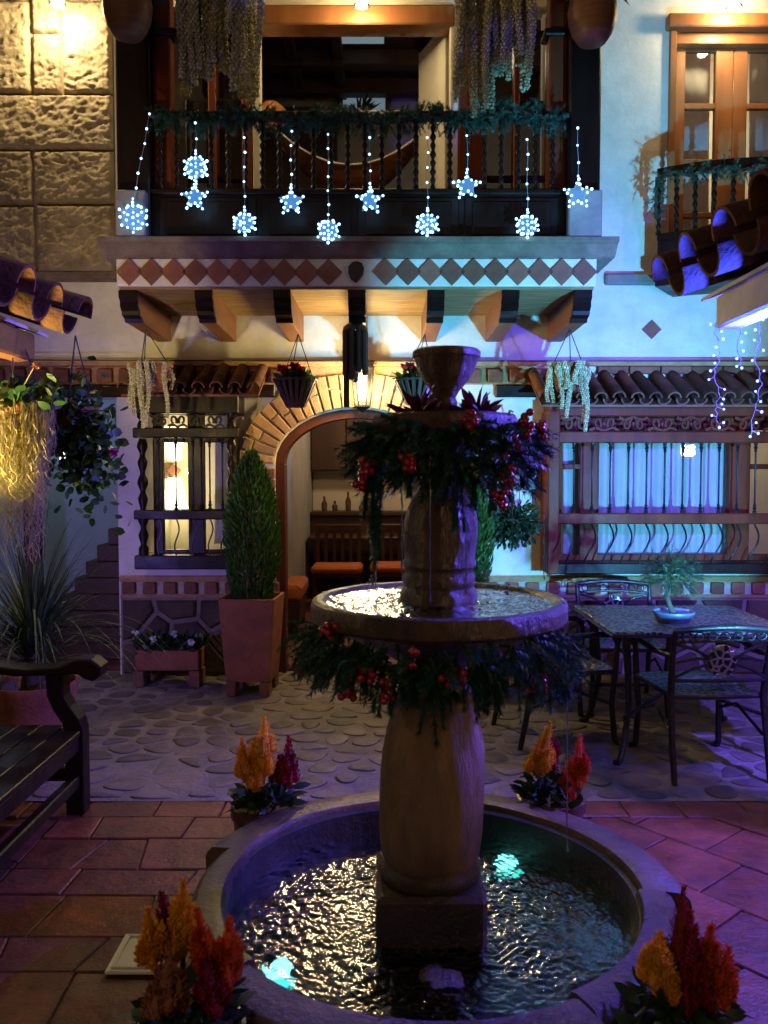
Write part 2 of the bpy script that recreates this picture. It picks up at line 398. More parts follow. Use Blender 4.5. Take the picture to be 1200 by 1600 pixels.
def stone_dome(poly, h):
    b = MB(); n = len(poly); cx = sum(p[0] for p in poly) / n; cy_ = sum(p[1] for p in poly) / n; tx, ty = random.uniform(-.04, .04), random.uniform(-.04, .04)
    for (s_, z) in ((1.0, -.02), (.97, h * .45), (.84, h * .85), (.5, h)):
        for (x, y) in poly: dx, dy = (x - cx) * s_, (y - cy_) * s_; b.v.append((cx + dx, cy_ + dy, z + (tx * dx + ty * dy if z > 0 else 0) + .0015 * noise.noise(Vector((x * 30, y * 30, s_ * 3)))))
    b.v.append((cx, cy_, h * 1.02))
    for k in range(3):
        for i in range(n): j = (i + 1) % n; b.f.append((k * n + i, k * n + j, (k + 1) * n + j, (k + 1) * n + i))
    for i in range(n): b.f.append((3 * n + i, 3 * n + (i + 1) % n, 4 * n))
    return b
rg = random.Random(5); random.seed(8); pts = []
y = YB_ + .07; row = 0
while y < 6.55:
    x = -3.9 + rg.uniform(0, .2)
    while x < 4.2: pts.append((x, y + rg.uniform(-.06, .06))); x += rg.uniform(.15, .31)
    y += rg.uniform(.145, .19); row += 1
cells = []
for p in voronoi(pts, -4.0, 4.3, YB_ + .012, 6.6, .004):
    p = shrink(p, rg.uniform(.008, .026))
    if len(p) >= 3 and area(p) > .006 and rg.random() > .03: cells.append(chaikin(p, 2))
cells.sort(key=lambda p: p[0][1])
mass = MB(); cnt = 0
for p in cells:
    x, y = p[0]; vis = abs(x) < .475 * y; d = stone_dome(p, rg.uniform(.005, .010))
    if vis and cnt < 296: d.build('cobble', M['cobble'], cob, smooth=60); cnt += 1
    else: mass.add(d.v, d.f)
o = mass.build('cobbles', M['cobble'], cob, smooth=60); o['kind'] = 'stuff'
tb = MB().box(-3.4, 3.4, .2, YB_, -.06, -.012).build('tile_paving', M['grout']); tb['kind'] = 'structure'; tb['label'] = 'worn red clay floor tiles laid in irregular pieces round the fountain'
rg = random.Random(21); polys = []
# a straight course of bricks along the cobbles, then crazy pieces left, square slabs set askew right
x = -2.3
while x < 2.4:
    w = rg.uniform(.26, .36); polys.append(shrink([(x, YB_ - .19), (x + w, YB_ - .19 + rg.uniform(-.01, .01)), (x + w, YB_ - .004), (x, YB_ - .004)], .004)); x += w
lp = []
for j in range(16):
    for i in range(11):
        x, y = -2.5 + .3 * i, .9 + .205 * j
        if x > -1.4: lp.append((x + (.15 if j % 2 else 0) + rg.uniform(-.02, .02), y + rg.uniform(-.012, .012)))
        elif (i * 7 + j * 3) % 5 < 3: lp.append((x + rg.uniform(-.12, .12), y + rg.uniform(-.09, .09)))
rows = .9
yy = .9
while yy < YB_ - .2:
    hh = min(rg.uniform(.2, .33), YB_ - .19 - yy); xx = -1.36 + rg.uniform(0, .16)
    if hh < .05: break
    k0 = rg.uniform(-.07, .07); polys.append(shrink([(-1.5, yy), (xx, yy), (xx + k0, yy + hh), (-1.5, yy + hh)], .003))
    while xx < 0:
        ww = rg.uniform(.22, .5); k1 = rg.uniform(-.07, .07); polys.append(shrink([(xx, yy), (xx + ww, yy), (xx + ww + k1, yy + hh), (xx + k0, yy + hh)], .003)); xx += ww; k0 = k1
    yy += hh
for p in voronoi([q for q in lp if q[0] < -1.5], -2.6, -1.5, .8, YB_ - .19, .0035): polys.append(p)
ca, sa = math.cos(R(40)), math.sin(R(40)); T = .34
for i in range(-12, 13):
    for j in range(-12, 13):
        u0, v0 = i * T, j * T + (i % 2) * T * .5
        q = [(u0, v0), (u0 + T, v0), (u0 + T, v0 + T), (u0, v0 + T)]
        q = [(ca * a - sa * b + .9, sa * a + ca * b + 2.4) for a, b in q]
        for (a, b, c) in ((-1, 0, -.1), (1, 0, 2.4), (0, -1, -.8), (0, 1, YB_ - .19)): q = clip(q, a, b, c) if len(q) > 2 else q
        if len(q) > 2 and area(q) > .004:
            q = shrink(q, .005)
            if len(q) > 2: polys.append(q)
random.seed(3)
for p in polys:
    cx = sum(a[0] for a in p) / len(p); cy_ = sum(a[1] for a in p) / len(p)
    if (cx - .13) ** 2 + (cy_ - 2.39) ** 2 < .45 ** 2: continue
    slab(MB(), p, -.03, 0, .005, .0035).build('tile', M['floor_tile'], tb)
# ================================================================== the house across the courtyard
YW = 6.5
def xw(px): return X(px, YW)
def zw(py): return Z(py, YW)
house = thing('colonial_house', 'white plastered two-storey house with wooden balcony and brick arch across the courtyard', 'house', (0, YW, 0))
AX, AR, AS, AZ = xw(557), .6375, zw(725), .43         # arch centre, half width, springing height, rise
def grid_wall(mb, x0, x1, z0, z1, holes, y0, y1):
    xs = sorted({x0, x1, *[h[0] for h in holes], *[h[1] for h in holes]}); zs = sorted({z0, z1, *[h[2] for h in holes], *[h[3] for h in holes]})
    for i in range(len(xs) - 1):
        for j in range(len(zs) - 1):
            cx, cz = (xs[i] + xs[i + 1]) / 2, (zs[j] + zs[j + 1]) / 2
            if x0 <= cx <= x1 and z0 <= cz <= z1 and not any(h[0] < cx < h[1] and h[2] < cz < h[3] for h in holes):
                mb.box(xs[i], xs[i + 1], y0, y1, zs[j], zs[j + 1])
LW = (xw(228), xw(362), .84, 2.19); RW = (xw(868), 4.4, .84, 2.06); ST = (-4.2, xw(184), 0, zw(620))
w = MB()
grid_wall(w, -6, 6, 0, 3.06, [LW, RW, (AX - AR, AX + AR, 0, AS + AZ), ST], YW, YW + .3)
for i in range(16):                                       # spandrels over the arch
    a0, a1 = math.pi * i / 16, math.pi * (i + 1) / 16
    p0 = (AX + AR * math.cos(a0), AS + AZ * math.sin(a0)); p1 = (AX + AR * math.cos(a1), AS + AZ * math.sin(a1))
    w.prism([p0, (p0[0], AS + AZ + .004), (p1[0], AS + AZ + .004), p1], YW, YW + .3)
w.build('wall', M['plaster'], house)
UD = (xw(275), xw(850), 3.13, 5.19); FD = (xw(1044), xw(1266), 3.1, zw(47))
w = MB(); grid_wall(w, xw(188), 6, 3.06, 5.6, [UD, FD], YW, YW + .3); w.build('upper_wall', M['plaster'], house)
# thin projecting ledges
MB().cbox(xw(0) - 1.6, xw(190), YW - .06, YW + .02, zw(437), zw(426), .01).build('stone_ledge', M['ledge_stone'], house)
MB().cbox(xw(940), 5.5, YW - .07, YW + .02, zw(446), zw(431), .01).build('stone_ledge', M['plinth'], house)
MB().cbox(-5, 5, YW - .07, YW + .02, zw(573), zw(566), .004).build('tile_ledge', M['pale_brick'], house)
# ---- rough ashlar on the upper storey at the left
sw = part('stone_wall', house)
def rough_block(x0, x1, z0, z1, y, seed, depth=.045):
    b = MB(); nx = max(6, int((x1 - x0) / .011)); nz = max(6, int((z1 - z0) / .011))
    for j in range(nz + 1):
        for i in range(nx + 1):
            x = x0 + (x1 - x0) * i / nx; z = z0 + (z1 - z0) * j / nz
            e = min(1, min(x - x0, x1 - x, z - z0, z1 - z) / .022)
            q = Vector((x * 1.3 + z * .5, seed * 3.1, z * 1.3 - x * .3))
            d = noise.fractal(q * 5, .6, 2.1, 4) * .010 - abs(noise.noise(Vector((q.x * 9, q.y, q.z * 20)))) * .022 - max(0, noise.noise(Vector((q.x * 16, q.y, q.z * 30))) - .1) * .03 + noise.noise(q * 48) * .007
            b.v.append((x, y - depth * (e ** .5) - (d + .012) * e, z))
    for j in range(nz):
        for i in range(nx): k = j * (nx + 1) + i; b.f.append((k, k + 1, k + nx + 2, k + nx + 1))
    return b.build('stone_block', M['stone'], sw, smooth=180)
MB().box(-6, xw(188) - .003, YW - .02, YW + .3, 3.06, 5.6).build('joint_mortar', M['ledge_stone'], sw)
blocks = [(-160, 64, 7, 150), (68, 110, 58, 150), (68, 110, -40, 56), (113, 187, 7, 150), (-160, -60, 152, 236), (-57, 187, 152, 236), (-160, 64, 239, 322), (66, 187, 239, 320), (-160, -40, 325, 428), (-38, 66, 325, 428), (69, 187, 323, 428),
          (-160, 64, -60, 4), (113, 187, -60, 4), (-400, -163, -60, 110), (-400, -163, 113, 250), (-400, -163, 253, 428)]
for i, (a, b, c, d) in enumerate(blocks): rough_block(xw(a), xw(b), zw(d), zw(c), YW - .02, i)
# ---- eave of the main roof above the balcony (its underside is just above the frame)
ev = part('roof_eave', house)
MB().box(-6, 6, 4.9, YW + .3, 5.262, 5.30).build('soffit_boards', M['cane'], ev)
for i in range(13): MB().cbox(-5 + .8 * i, -4.9 + .8 * i, 4.8, YW, 5.302, 5.42).build('rafter', M['beam_wood'], ev)
# ---- brick dentil course under the ledge
bb = part('brick_band', house)
MB().box(-5, xw(858), YW - .008, YW + .01, zw(601), zw(574)).build('band_mortar', M['pale_brick'], bb)
bme = MB().cbox(-.058, .058, -.03, .03, -.05, .05, .006).mesh('brick', M['brick'])
px = -300
while px < 856:
    if not (452 < px < 655): inst('brick', bme, Matrix.Translation((xw(px), YW - .025, zw(588))) @ Matrix.Rotation(random.uniform(-.03, .03), 4, 'Y'), bb)
    px += 33.5
# wooden lintels
for (a, b) in ((-300, 216), (366, 432), (772, 860)):
    MB().cbox(xw(a), xw(b), YW - .05, YW + .02, zw(621), zw(602), .008).build('lintel', M['dark_wood'], house)
# ---- voussoirs and door frame of the arch
va = part('brick_arch', house)
TH_ = .272
def ell(a, d): # point on the arch curve pushed out by d
    c, s_ = math.cos(a), math.sin(a); n = Vector((c / AR, s_ / AZ)).normalized()
    return (AX + AR * c + n.x * d, AS + AZ * s_ + n.y * d)
NV = 25; L = [0]; K = 400
for i in range(K):
    a, b = ell(math.pi * i / K, .1), ell(math.pi * (i + 1) / K, .1); L.append(L[-1] + math.hypot(a[0] - b[0], a[1] - b[1]))
def ang(t):
    for i in range(K):
        if L[i + 1] >= t * L[-1] - 1e-9: return math.pi * (i + (t * L[-1] - L[i]) / max(1e-9, L[i + 1] - L[i])) / K
    return math.pi
ring = [ell(ang(t / 40), .004) for t in range(41)]; ringo = [ell(ang(t / 40), TH_ - .004) for t in range(41)]
m_ = MB()
for t in range(40): m_.prism([ring[t], ringo[t], ringo[t + 1], ring[t + 1]], YW - .028, YW + .002)
m_.build('arch_mortar', M['mortar'], va)
rg = random.Random(4)
for i in range(NV):
    t0, t1 = i / NV + .0035, (i + 1) / NV - .0035
    cuts = [(.008, TH_)] if i % 3 == 0 else ([(.008, .12 + rg.uniform(-.02, .03)), None] if i % 3 == 1 else [(.008, .17 + rg.uniform(-.03, .02)), None])
    if len(cuts) == 2: cuts[1] = (cuts[0][1] + .012, TH_ - rg.uniform(0, .012))
    for (d0, d1) in cuts:
        a0, a1 = ang(t0), ang(t1)
        q = [ell(a0, d0), ell(a0, d1), ell(a1, d1), ell(a1, d0)]
        b = MB(); slab(b, q, 0, .04 + rg.uniform(0, .008), .006, axis='y')
        b.v = [(x, YW - .012 - y, z) for x, y, z in b.v]; b.build('voussoir', M['pale_brick'], va)
for s in (-1, 1):                                        # brick jamb below the springing
    z = .02; k = 0
    while z < AS - .03:
        h = min(.085, AS - z); wd = .22 if k % 2 else .27
        x0, x1 = (AX - AR - wd, AX - AR) if s < 0 else (AX + AR, AX + AR + wd)
        MB().cbox(x0, x1, YW - .025, YW + .02, z, z + h - .01, .006).build('jamb_brick', M['brick'], va); z += h; k += 1
# wooden arched frame inside the opening
fr = MB()
for t in range(40):
    a0, a1 = math.pi * t / 40, math.pi * (t + 1) / 40
    fr.prism([ell(a0, -.07), ell(a0, 0), ell(a1, 0), ell(a1, -.07)], YW + .04, YW + .2)
fr.build('arch_frame', M['arch_wood'], house, smooth=30)
for s in (-1, 1): MB().cbox(*sorted((AX + s * AR, AX + s * (AR - .075))), YW + .04, YW + .2, 0, AS, .006).build('door_jamb', M['arch_wood'], house)
# ---- base of the wall: rubble stones in thick mortar under a brick sill
bs = part('stone_base', house)
rg = random.Random(9)
for (a, b) in ((188, 428), (690, 1500)):
    x0, x1 = xw(a), xw(b); MB().box(x0, x1, YW - .03, YW + .01, 0, zw(931)).build('base_mortar', M['bed_mortar'], bs)
    pts = []; nx = max(3, int((x1 - x0) / .27))
    for j in range(3):
        for i in range(nx): pts.append((x0 + (x1 - x0) * (i + .5 + (j % 2) * .4) / nx + rg.uniform(-.09, .09), .1 + .21 * j + rg.uniform(-.06, .06)))
    for p in voronoi(pts, x0, x1, 0, zw(933), .02):
        s = MB(); slab(s, p, 0, .035, .016, axis='y'); s.v = [(x, YW - .028 - y, z) for x, y, z in s.v]; s.build('stone', M['wall_stone'], bs)
    MB().cbox(x0, x1, YW - .06, YW + .01, zw(907), zw(899), .004).build('sill_slab', M['pale_brick'], bs)
    MB().cbox(x0, x1, YW - .05, YW + .01, zw(933), zw(928), .004).build('sill_slab', M['pale_brick'], bs)
    MB().box(x0, x1, YW - .03, YW + .008, zw(929), zw(906)).build('sill_mortar', M['mortar'], bs)
    sme = MB().cbox(-.05, .05, -.03, .03, -.045, .045, .007).mesh('brick', M['brick'])
    px = a + 14
    while px < min(b, 1300):
        inst('brick', sme, Matrix.Translation((xw(px), YW - .035, zw(917.5))) @ Matrix.Rotation(rg.uniform(-.03, .03), 4, 'Y'), bs); px += 32
# loose diamond tile on the upper plaster
def diamond(mb, x, z, h, y0, y1): mb.prism([(x - h, z), (x, z - h), (x + h, z), (x, z + h)], y0, y1)
d = MB(); diamond(d, xw(1014), zw(515), .075, YW - .012, YW + .01); d.build('diamond_tile', M['diamond_tile'], house)
# ---- barrel roof tile
def barrel_mesh(L_, r0, r1, up=True, n=8, th=.012, name='roof_tile'):
    b = MB(); s = 1 if up else -1
    for (y, r) in ((0, r0), (L_, r1)):
        for rr in (r, r - th):
            for i in range(n + 1):
                w = math.pi * i / n; b.v.append((rr * math.cos(w), y, s * (rr * math.sin(w)) - (0 if up else 0)))
    k = n + 1
    for i in range(n):
        b.f.append((i, i + 1, 2 * k + i + 1, 2 * k + i)); b.f.append((k + i, 3 * k + i, 3 * k + i + 1, k + i + 1))
        b.f.append((i, k + i, k + i + 1, i + 1)); b.f.append((2 * k + i, 2 * k + i + 1, 3 * k + i + 1, 3 * k + i))
    for e in (0, n): b.f.append((e, 2 * k + e, 3 * k + e, k + e))
    return b.mesh(name, M['roof_tile'], 50)
def small_roof(px0, px1, yf, zf, zb, pitch, parent):
    run = YW - yf; L_ = math.hypot(run, zb - zf); sl_ = math.atan2(zb - zf, run)
    up = barrel_mesh(L_ + .02, .05, .042, True); dn = barrel_mesh(L_ + .02, .05, .042, False)
    x0, x1 = X(px0, yf), X(px1, yf); n = int((x1 - x0) / pitch)
    for i in range(n + 1):
        x = x0 + pitch * i
        m = Matrix.Translation((x, yf + random.uniform(-.008, .008), zf + random.uniform(-.004, .004))) @ Matrix.Rotation(sl_, 4, 'X') @ Matrix.Rotation(random.uniform(-.03, .03), 4, 'Z')
        inst('roof_tile', up, m, parent)
        if i < n: inst('roof_tile', dn, Matrix.Translation((x + pitch / 2, yf + .012, zf - .004)) @ Matrix.Rotation(sl_, 4, 'X'), parent)
    MB().prism([(yf + .03, zf - .06), (YW, zb - .075), (YW, zb - .055), (yf + .03, zf - .045)], x0 - .03, x1 + .03, 'x').build('roof_board', M['beam_wood'], parent)
def turned(L_, r, n=10, beads=6):
    prof = [(r * .9, 0), (r * .9, L_ * .05)]
    for i in range(beads):
        t = .06 + .88 * i / beads; dt = .88 / beads
        prof += [(r * .5, L_ * (t + dt * .1)), (r * (1.0 if i % 2 else .82), L_ * (t + dt * .45)), (r * .92, L_ * (t + dt * .65)), (r * .5, L_ * (t + dt * .95))]
    prof += [(r * .9, L_ * .95), (r * .9, L_)]
    b = MB().lathe(prof, n=n); return b
def spindle(L_, r):
    # slim iron rod with a turned knop at each end
    k = .13
    prof = [(r * 2.2, 0), (r * 2.2, L_ * .03), (r * 1.2, L_ * .04), (r * 2.4, L_ * .07), (r * 1.2, L_ * .095), (r * 1.9, L_ * .115), (r, L_ * k),
            (r, L_ * (1 - k)), (r * 1.9, L_ * .885), (r * 1.2, L_ * .905), (r * 2.4, L_ * .93), (r * 1.2, L_ * .96), (r * 2.2, L_ * .97), (r * 2.2, L_)]
    return MB().lathe(prof, n=7)
def scroll_panel(x0, x1, z0, z1, y, parent, mat, unit=.2):
    # pierced fretwork: mirrored C scrolls and hearts between two rails
    n = max(2, round((x1 - x0) / unit)); u = (x1 - x0) / n; h = z1 - z0
    for i in range(n):
        b = MB(); cx = x0 + u * (i + .5); s = 1 if i % 2 else -1
        def rib(pts, wd):
            for a in range(len(pts) - 1):
                p, q = Vector(pts[a]), Vector(pts[a + 1]); t = (q - p)
                if t.length < 1e-6: continue
                nrm = Vector((-t.y, t.x)).normalized(); w0 = wd * (1 - .45 * a / len(pts)); w1 = wd * (1 - .45 * (a + 1) / len(pts))
                b.prism([tuple(p - nrm * w0), tuple(q - nrm * w1), tuple(q + nrm * w1), tuple(p + nrm * w0)], y, y + .018)
        for m_ in (-1, 1):
            pts = []
            for k in range(15):
                a = -.5 + k / 14 * 5.6; rr = h * .42 * (1 - .055 * k)
                pts.append((cx + m_ * (u * .24 + rr * .62 * math.cos(a) * (-1)), z0 + h * .5 + s * rr * math.sin(a)))
            rib(pts, h * .085)
        rib([(cx - u * .5, z0 + h * (.5 - .42 * s)), (cx - u * .3, z0 + h * (.5 - .25 * s)), (cx, z0 + h * (.5 - .44 * s)), (cx + u * .3, z0 + h * (.5 - .25 * s)), (cx + u * .5, z0 + h * (.5 - .42 * s))], h * .1)
        b.prism([(cx - h * .1, z0 + h * .5), (cx, z0 + h * .32), (cx + h * .1, z0 + h * .5), (cx, z0 + h * .68)], y, y + .018)
        b.build('fretwork', mat, parent)
# ---- left window bay with wooden grille
lb = part('window_bay', house); lb['label'] = 'dark wooden window bay with turned corner posts left of the arch'
YF = 6.24
def xl(px): return X(px, YF)
def zl(py): return Z(py, YF)
for (a, b) in ((212, 230), (352, 371)):
    o = turned(zl(640) - zl(868), .042, 12, 7); o.v = [(x + xl((a + b) / 2), y + YF + .04, z + zl(868)) for x, y, z in o.v]; o.build('corner_post', M['dark_wood'], lb, smooth=50)
for (a, b, nm) in ((868, 890, 'bottom_rail'), (797, 812, 'middle_rail'), (668, 684, 'upper_rail'), (610, 646, 'header')):
    MB().cbox(xl(208), xl(374), YF, YF + (.28 if nm in ('bottom_rail', 'header') else .05), zl(b), zl(a), .008).build(nm, M['dark_wood'], lb)
scroll_panel(xl(234), xl(350), zl(668), zl(646), YF + .02, lb, M['dark_wood'], .14)
MB().cbox(xl(286), xl(312), YF + .16, YF + .22, zl(872), zl(610), .006).build('mullion', M['dark_wood'], lb)
for (a, b) in ((230, 246), (350, 364)): MB().cbox(xl(a), xl(b), YF + .16, YF + .22, zl(872), zl(610), .006).build('window_stile', M['dark_wood'], lb)
for (a, b) in ((862, 870), (797, 812), (668, 690)): MB().cbox(xl(230), xl(364), YF + .165, YF + .215, zl(b), zl(a), .006).build('window_rail', M['dark_wood'], lb)
for px in (247, 274, 301, 327, 347):
    o = spindle(zl(684) - zl(797), .0065); o.v = [(x + xl(px), y + YF + .025, z + zl(797)) for x, y, z in o.v]; o.build('spindle', M['iron'], lb, smooth=50)
    pts = [(xl(px) + .02 * math.sin(t * 6.0) * (1 - t * .2), YF + .025, zl(812) + (zl(868) - zl(812)) * t) for t in [i / 12 for i in range(13)]]
    MB().tube(pts, .006, 6).build('curved_bar', M['iron'], lb, smooth=60)
for (a, b) in ((246, 286), (312, 350)): MB().box(xl(a), xl(b), YF + .188, YF + .192, zl(866), zl(690)).build('pane', M['window_glass'], lb)
small_roof(196, 398, 6.08, Z(606, 6.08), zw(573), .134, lb)
MB().cbox(xl(232), xl(352), YF + .05, YF + .2, zl(646), zl(606), .006).build('lintel_board', M['dark_wood'], lb)
# ---- right window bay
rb = part('window_bay', house); rb['label'] = 'long red-brown window bay with spindles behind the patio table'
YF2 = 6.2
def xr(px): return X(px, YF2)
def zr(py): return Z(py, YF2)
XE = xr(1420)
for (a, b, nm, dp) in ((627, 650, 'header', .3), (674, 692, 'upper_rail', .05), (802, 819, 'middle_rail', .05), (880, 897, 'bottom_rail', .3)):
    MB().cbox(xr(860), XE, YF2, YF2 + dp, zr(b), zr(a), .008).build(nm, M['red_wood'] if nm != 'bottom_rail' else M['dark_wood'], rb)
MB().cbox(xr(856), xr(874), YF2 - .01, YF2 + .29, zr(897), zr(640), .008).build('corner_post', M['red_wood'], rb)
for px in (1210, 1415): MB().cbox(xr(px), xr(px + 14), YF2 + .01, YF2 + .06, zr(880), zr(650), .006).build('grille_post', M['red_wood'], rb)
scroll_panel(xr(876), XE, zr(674), zr(650), YF2 + .02, rb, M['red_wood'], .21)
px = 869
while px < 1415:
    o = spindle(zr(692) - zr(802), .0068); o.v = [(x + xr(px), y + YF2 + .02, z + zr(802)) for x, y, z in o.v]; o.build('spindle', M['iron'], rb, smooth=50)
    pts = [(xr(px) + .028 * math.sin(t * 5.2) - .03 * t * t, YF2 + .02 - .03 * math.sin(t * 3.1), zr(819) + (zr(884) - zr(819)) * t) for t in [i / 12 for i in range(13)]]
    MB().tube(pts, .0068, 6).build('curved_bar', M['iron'], rb, smooth=60); px += 28.4
YG = YF2 + .22
for (a, b) in ((872, 878), (906, 936), (1138, 1172), (1208, 1216), (1395, 1420)): MB().cbox(X(a, YG), X(b, YG), YG, YG + .06, Z(890, YG), Z(640, YG), .006).build('window_stile', M['red_wood'], rb)
for (a, b, c, d) in ((874, 908, 725, 733), (1170, 1212, 725, 733), (874, 1420, 866, 890), (874, 1420, 640, 672)):
    MB().cbox(X(a, YG), X(b, YG), YG + .004, YG + .056, Z(d, YG), Z(c, YG), .005).build('window_rail', M['red_wood'], rb)
for (a, b) in ((878, 906), (936, 1138), (1172, 1208), (1216, 1395)): MB().box(X(a, YG), X(b, YG), YG + .028, YG + .032, Z(868, YG), Z(670, YG)).build('pane', M['window_glass'], rb)
small_roof(852, 1430, 6.02, Z(622, 6.02), zw(583), .1318, rb)
# course of flat bricks between that roof and the ledge
px = 930
for i in range(14): MB().cbox(xw(px), xw(px + 46), YW - .06 - .008 * (i % 3), YW + .01, zw(585), zw(574), .004).build('flat_brick', M['brick'], rb); px += 48
# ---- balcony
bal = part('balcony', house); bal['label'] = 'dark wooden balcony on a white slab with clay diamonds'
YB = 5.55
def xb(px): return X(px, YB)
def zb(py): return Z(py, YB)
SL0, SL1 = zb(447), zb(404)
MB().box(xb(187), xb(928), YB, YW, SL0, SL1).build('slab', M['plaster'], bal, bevel=.006)
MB().prism([(YB + .0, SL1 + .001), (YB - .03, SL1 + .012), (YB - .09, SL1 + .07), (YB - .12, SL1 + .08), (YB - .12, SL1 + .112), (YW, SL1 + .112), (YW, SL1 + .001)], X(158, 5.43), X(963, 5.43), 'x').build('cornice', M['ledge_stone'], bal, bevel=.004)
MB().box(xb(190), xb(925), YB + .02, YW, SL0 - .018, SL0 - .001).build('cane_soffit', M['cane'], bal)
dme = MB(); diamond(dme, 0, 0, .088, -.014, .002); dme = dme.mesh('diamond_tile', M['diamond_tile'])
for i in range(10):
    for p0, st in ((207, 34.2), (603, 33.9)): inst('diamond_tile', dme, Matrix.Translation((xb(p0 + st * i), YB, zb(425.5))), bal)
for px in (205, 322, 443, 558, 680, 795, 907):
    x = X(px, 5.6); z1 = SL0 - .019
    prof = [(YW, z1), (YB + .03, z1), (YB + .03, z1 - .045), (YB + .06, z1 - .07), (YB + .055, z1 - .1), (YB + .09, z1 - .125), (YB + .095, z1 - .15), (YB + .15, z1 - .165), (YB + .17, z1 - .19), (YW, z1 - .2)]
    MB().prism(prof, x - .055, x + .055, 'x').build('corbel', M['beam_wood'], bal, bevel=.005)
    fp = prof[1:9]; MB().prism([(a - .006, b - .003) for a, b in fp] + [(a + .03, b + .004) for a, b in fp[::-1]], x - .0575, x + .0575, 'x').build('corbel_shade_plate', M['dark_wood'], bal)  # dark plate over the corbel front, standing in for its backlit shade
FZ = SL1 + .113
for (a, b, c, d, yy) in ((190, 240, 186, 233, 5.52), (884, 932, 884, 936, 5.52)):
    MB().cbox(X(a, yy), X(b, yy), yy, yy + .2, FZ, 5.26, .012).build('post', M['dark_wood'], bal)
    MB().cbox(X(c, 5.44), X(d, 5.44), 5.44, 5.515, FZ, Z(296, 5.44), .008).build('plinth', M['plinth'], bal)
for (a, b) in ((246, 274), (852, 880)): MB().cbox(X(a, 5.62), X(b, 5.62), 5.62, 5.74, FZ, 5.26, .01).build('post', M['red_wood'], bal)
for (a, b) in ((236, 282), (845, 886)): MB().cbox(X(a, 5.6), X(b, 5.6), 5.602, 5.75, Z(53, 5.6), Z(42, 5.6), .008).build('post_collar', M['dark_wood'], bal)
YR = 5.56
def xq(px): return X(px, YR)
def zq(py): return Z(py, YR)
MB().cbox(xq(238), xq(886), YR - .03, YR + .06, zq(186), zq(175), .01).build('hand_rail', M['dark_wood'], bal)
MB().cbox(xq(238), xq(886), YR - .015, YR + .045, zq(304), zq(295), .008).build('bottom_rail', M['dark_wood'], bal)
MB().box(xq(238), xq(886), YR + .01, YR + .03, FZ, zq(304)).build('base_board', M['dark_wood'], bal)
for (a, b) in ((254, 404), (412, 550), (560, 715), (724, 868)):
    z0, z1 = zq(368), zq(316)
    MB().cbox(xq(a), xq(b), YR - .008, YR + .012, z0 - .03, z1 + .03, .006).build('panel_frame', M['dark_wood'], bal)
    MB().cbox(xq(a + 12), xq(b - 12), YR - .02, YR - .004, z0, z1, .012).build('raised_panel', M['dark_wood'], bal)
MB().cbox(xq(238), xq(886), YR - .012, YR + .035, FZ + .001, FZ + .045, .008).build('skirting_rail', M['dark_wood'], bal)
bmesh_ = turned(zq(186) - zq(295), .021, 8, 7).mesh('baluster', M['dark_wood'], 50)
px = 256
while px < 880:
    inst('baluster', bmesh_, Matrix.Translation((xq(px), YR + .015, zq(295))), bal); px += 26.2
# carved dark leaf on the middle of the slab
lf = [(0, -.075), (-.035, -.05), (-.052, -.01), (-.05, .035), (-.025, .06), (.01, .066), (.04, .052), (.052, .02), (.047, -.02), (.02, -.055)]
MB().prism([(xb(557) + a, zb(425) + b) for a, b in lf], YB - .028, YB - .002).build('carved_leaf', M['black_paint'], bal, bevel=.006)
# ---- wall of wood and glass behind the balcony
bw = part('balcony_door', house)
def xd(px): return X(px, 6.55)
def zd(py): return Z(py, 6.55)
FL = 3.13
for (a, b, nm, mt) in ((275, 300, 'stile', 'dark_wood'), (333, 345, 'stile', 'red_wood'), (384, 400, 'stile', 'red_wood'), (400, 412, 'jamb', 'cream_wall'), (700, 713, 'jamb', 'cream_wall'), (713, 757, 'stile', 'red_wood'), (797, 806, 'stile', 'red_wood'), (848, 856, 'stile', 'dark_wood')):
    MB().cbox(xd(a), xd(b), 6.5, 6.62, FL, zd(20), .008).build(nm, M[mt], bw)
MB().cbox(xd(408), xd(706), 6.46, 6.66, zd(47), zd(17), .01).build('head_beam', M['oak_wood'], bw)
MB().cbox(xd(275), xd(856), 6.5, 6.62, zd(15), 5.26, .008).build('top_rail', M['cream_wall'], bw)
for (a, b) in ((757, 797), (806, 848), (300, 333), (345, 384)):
    for (c, d) in ((50, 60), (160, 176), (276, 283)): MB().cbox(xd(a), xd(b), 6.52, 6.6, zd(d), zd(c), .005).build('rail', M['dark_wood'], bw)
    MB().box(xd(a), xd(b), 6.558, 6.562, FL, zd(50)).build('pane', M['window_glass'], bw)
    MB().cbox(xd(a), xd(b), 6.52, 6.6, FL + .001, zd(310), .005).build('bottom_panel', M['dark_wood'], bw)
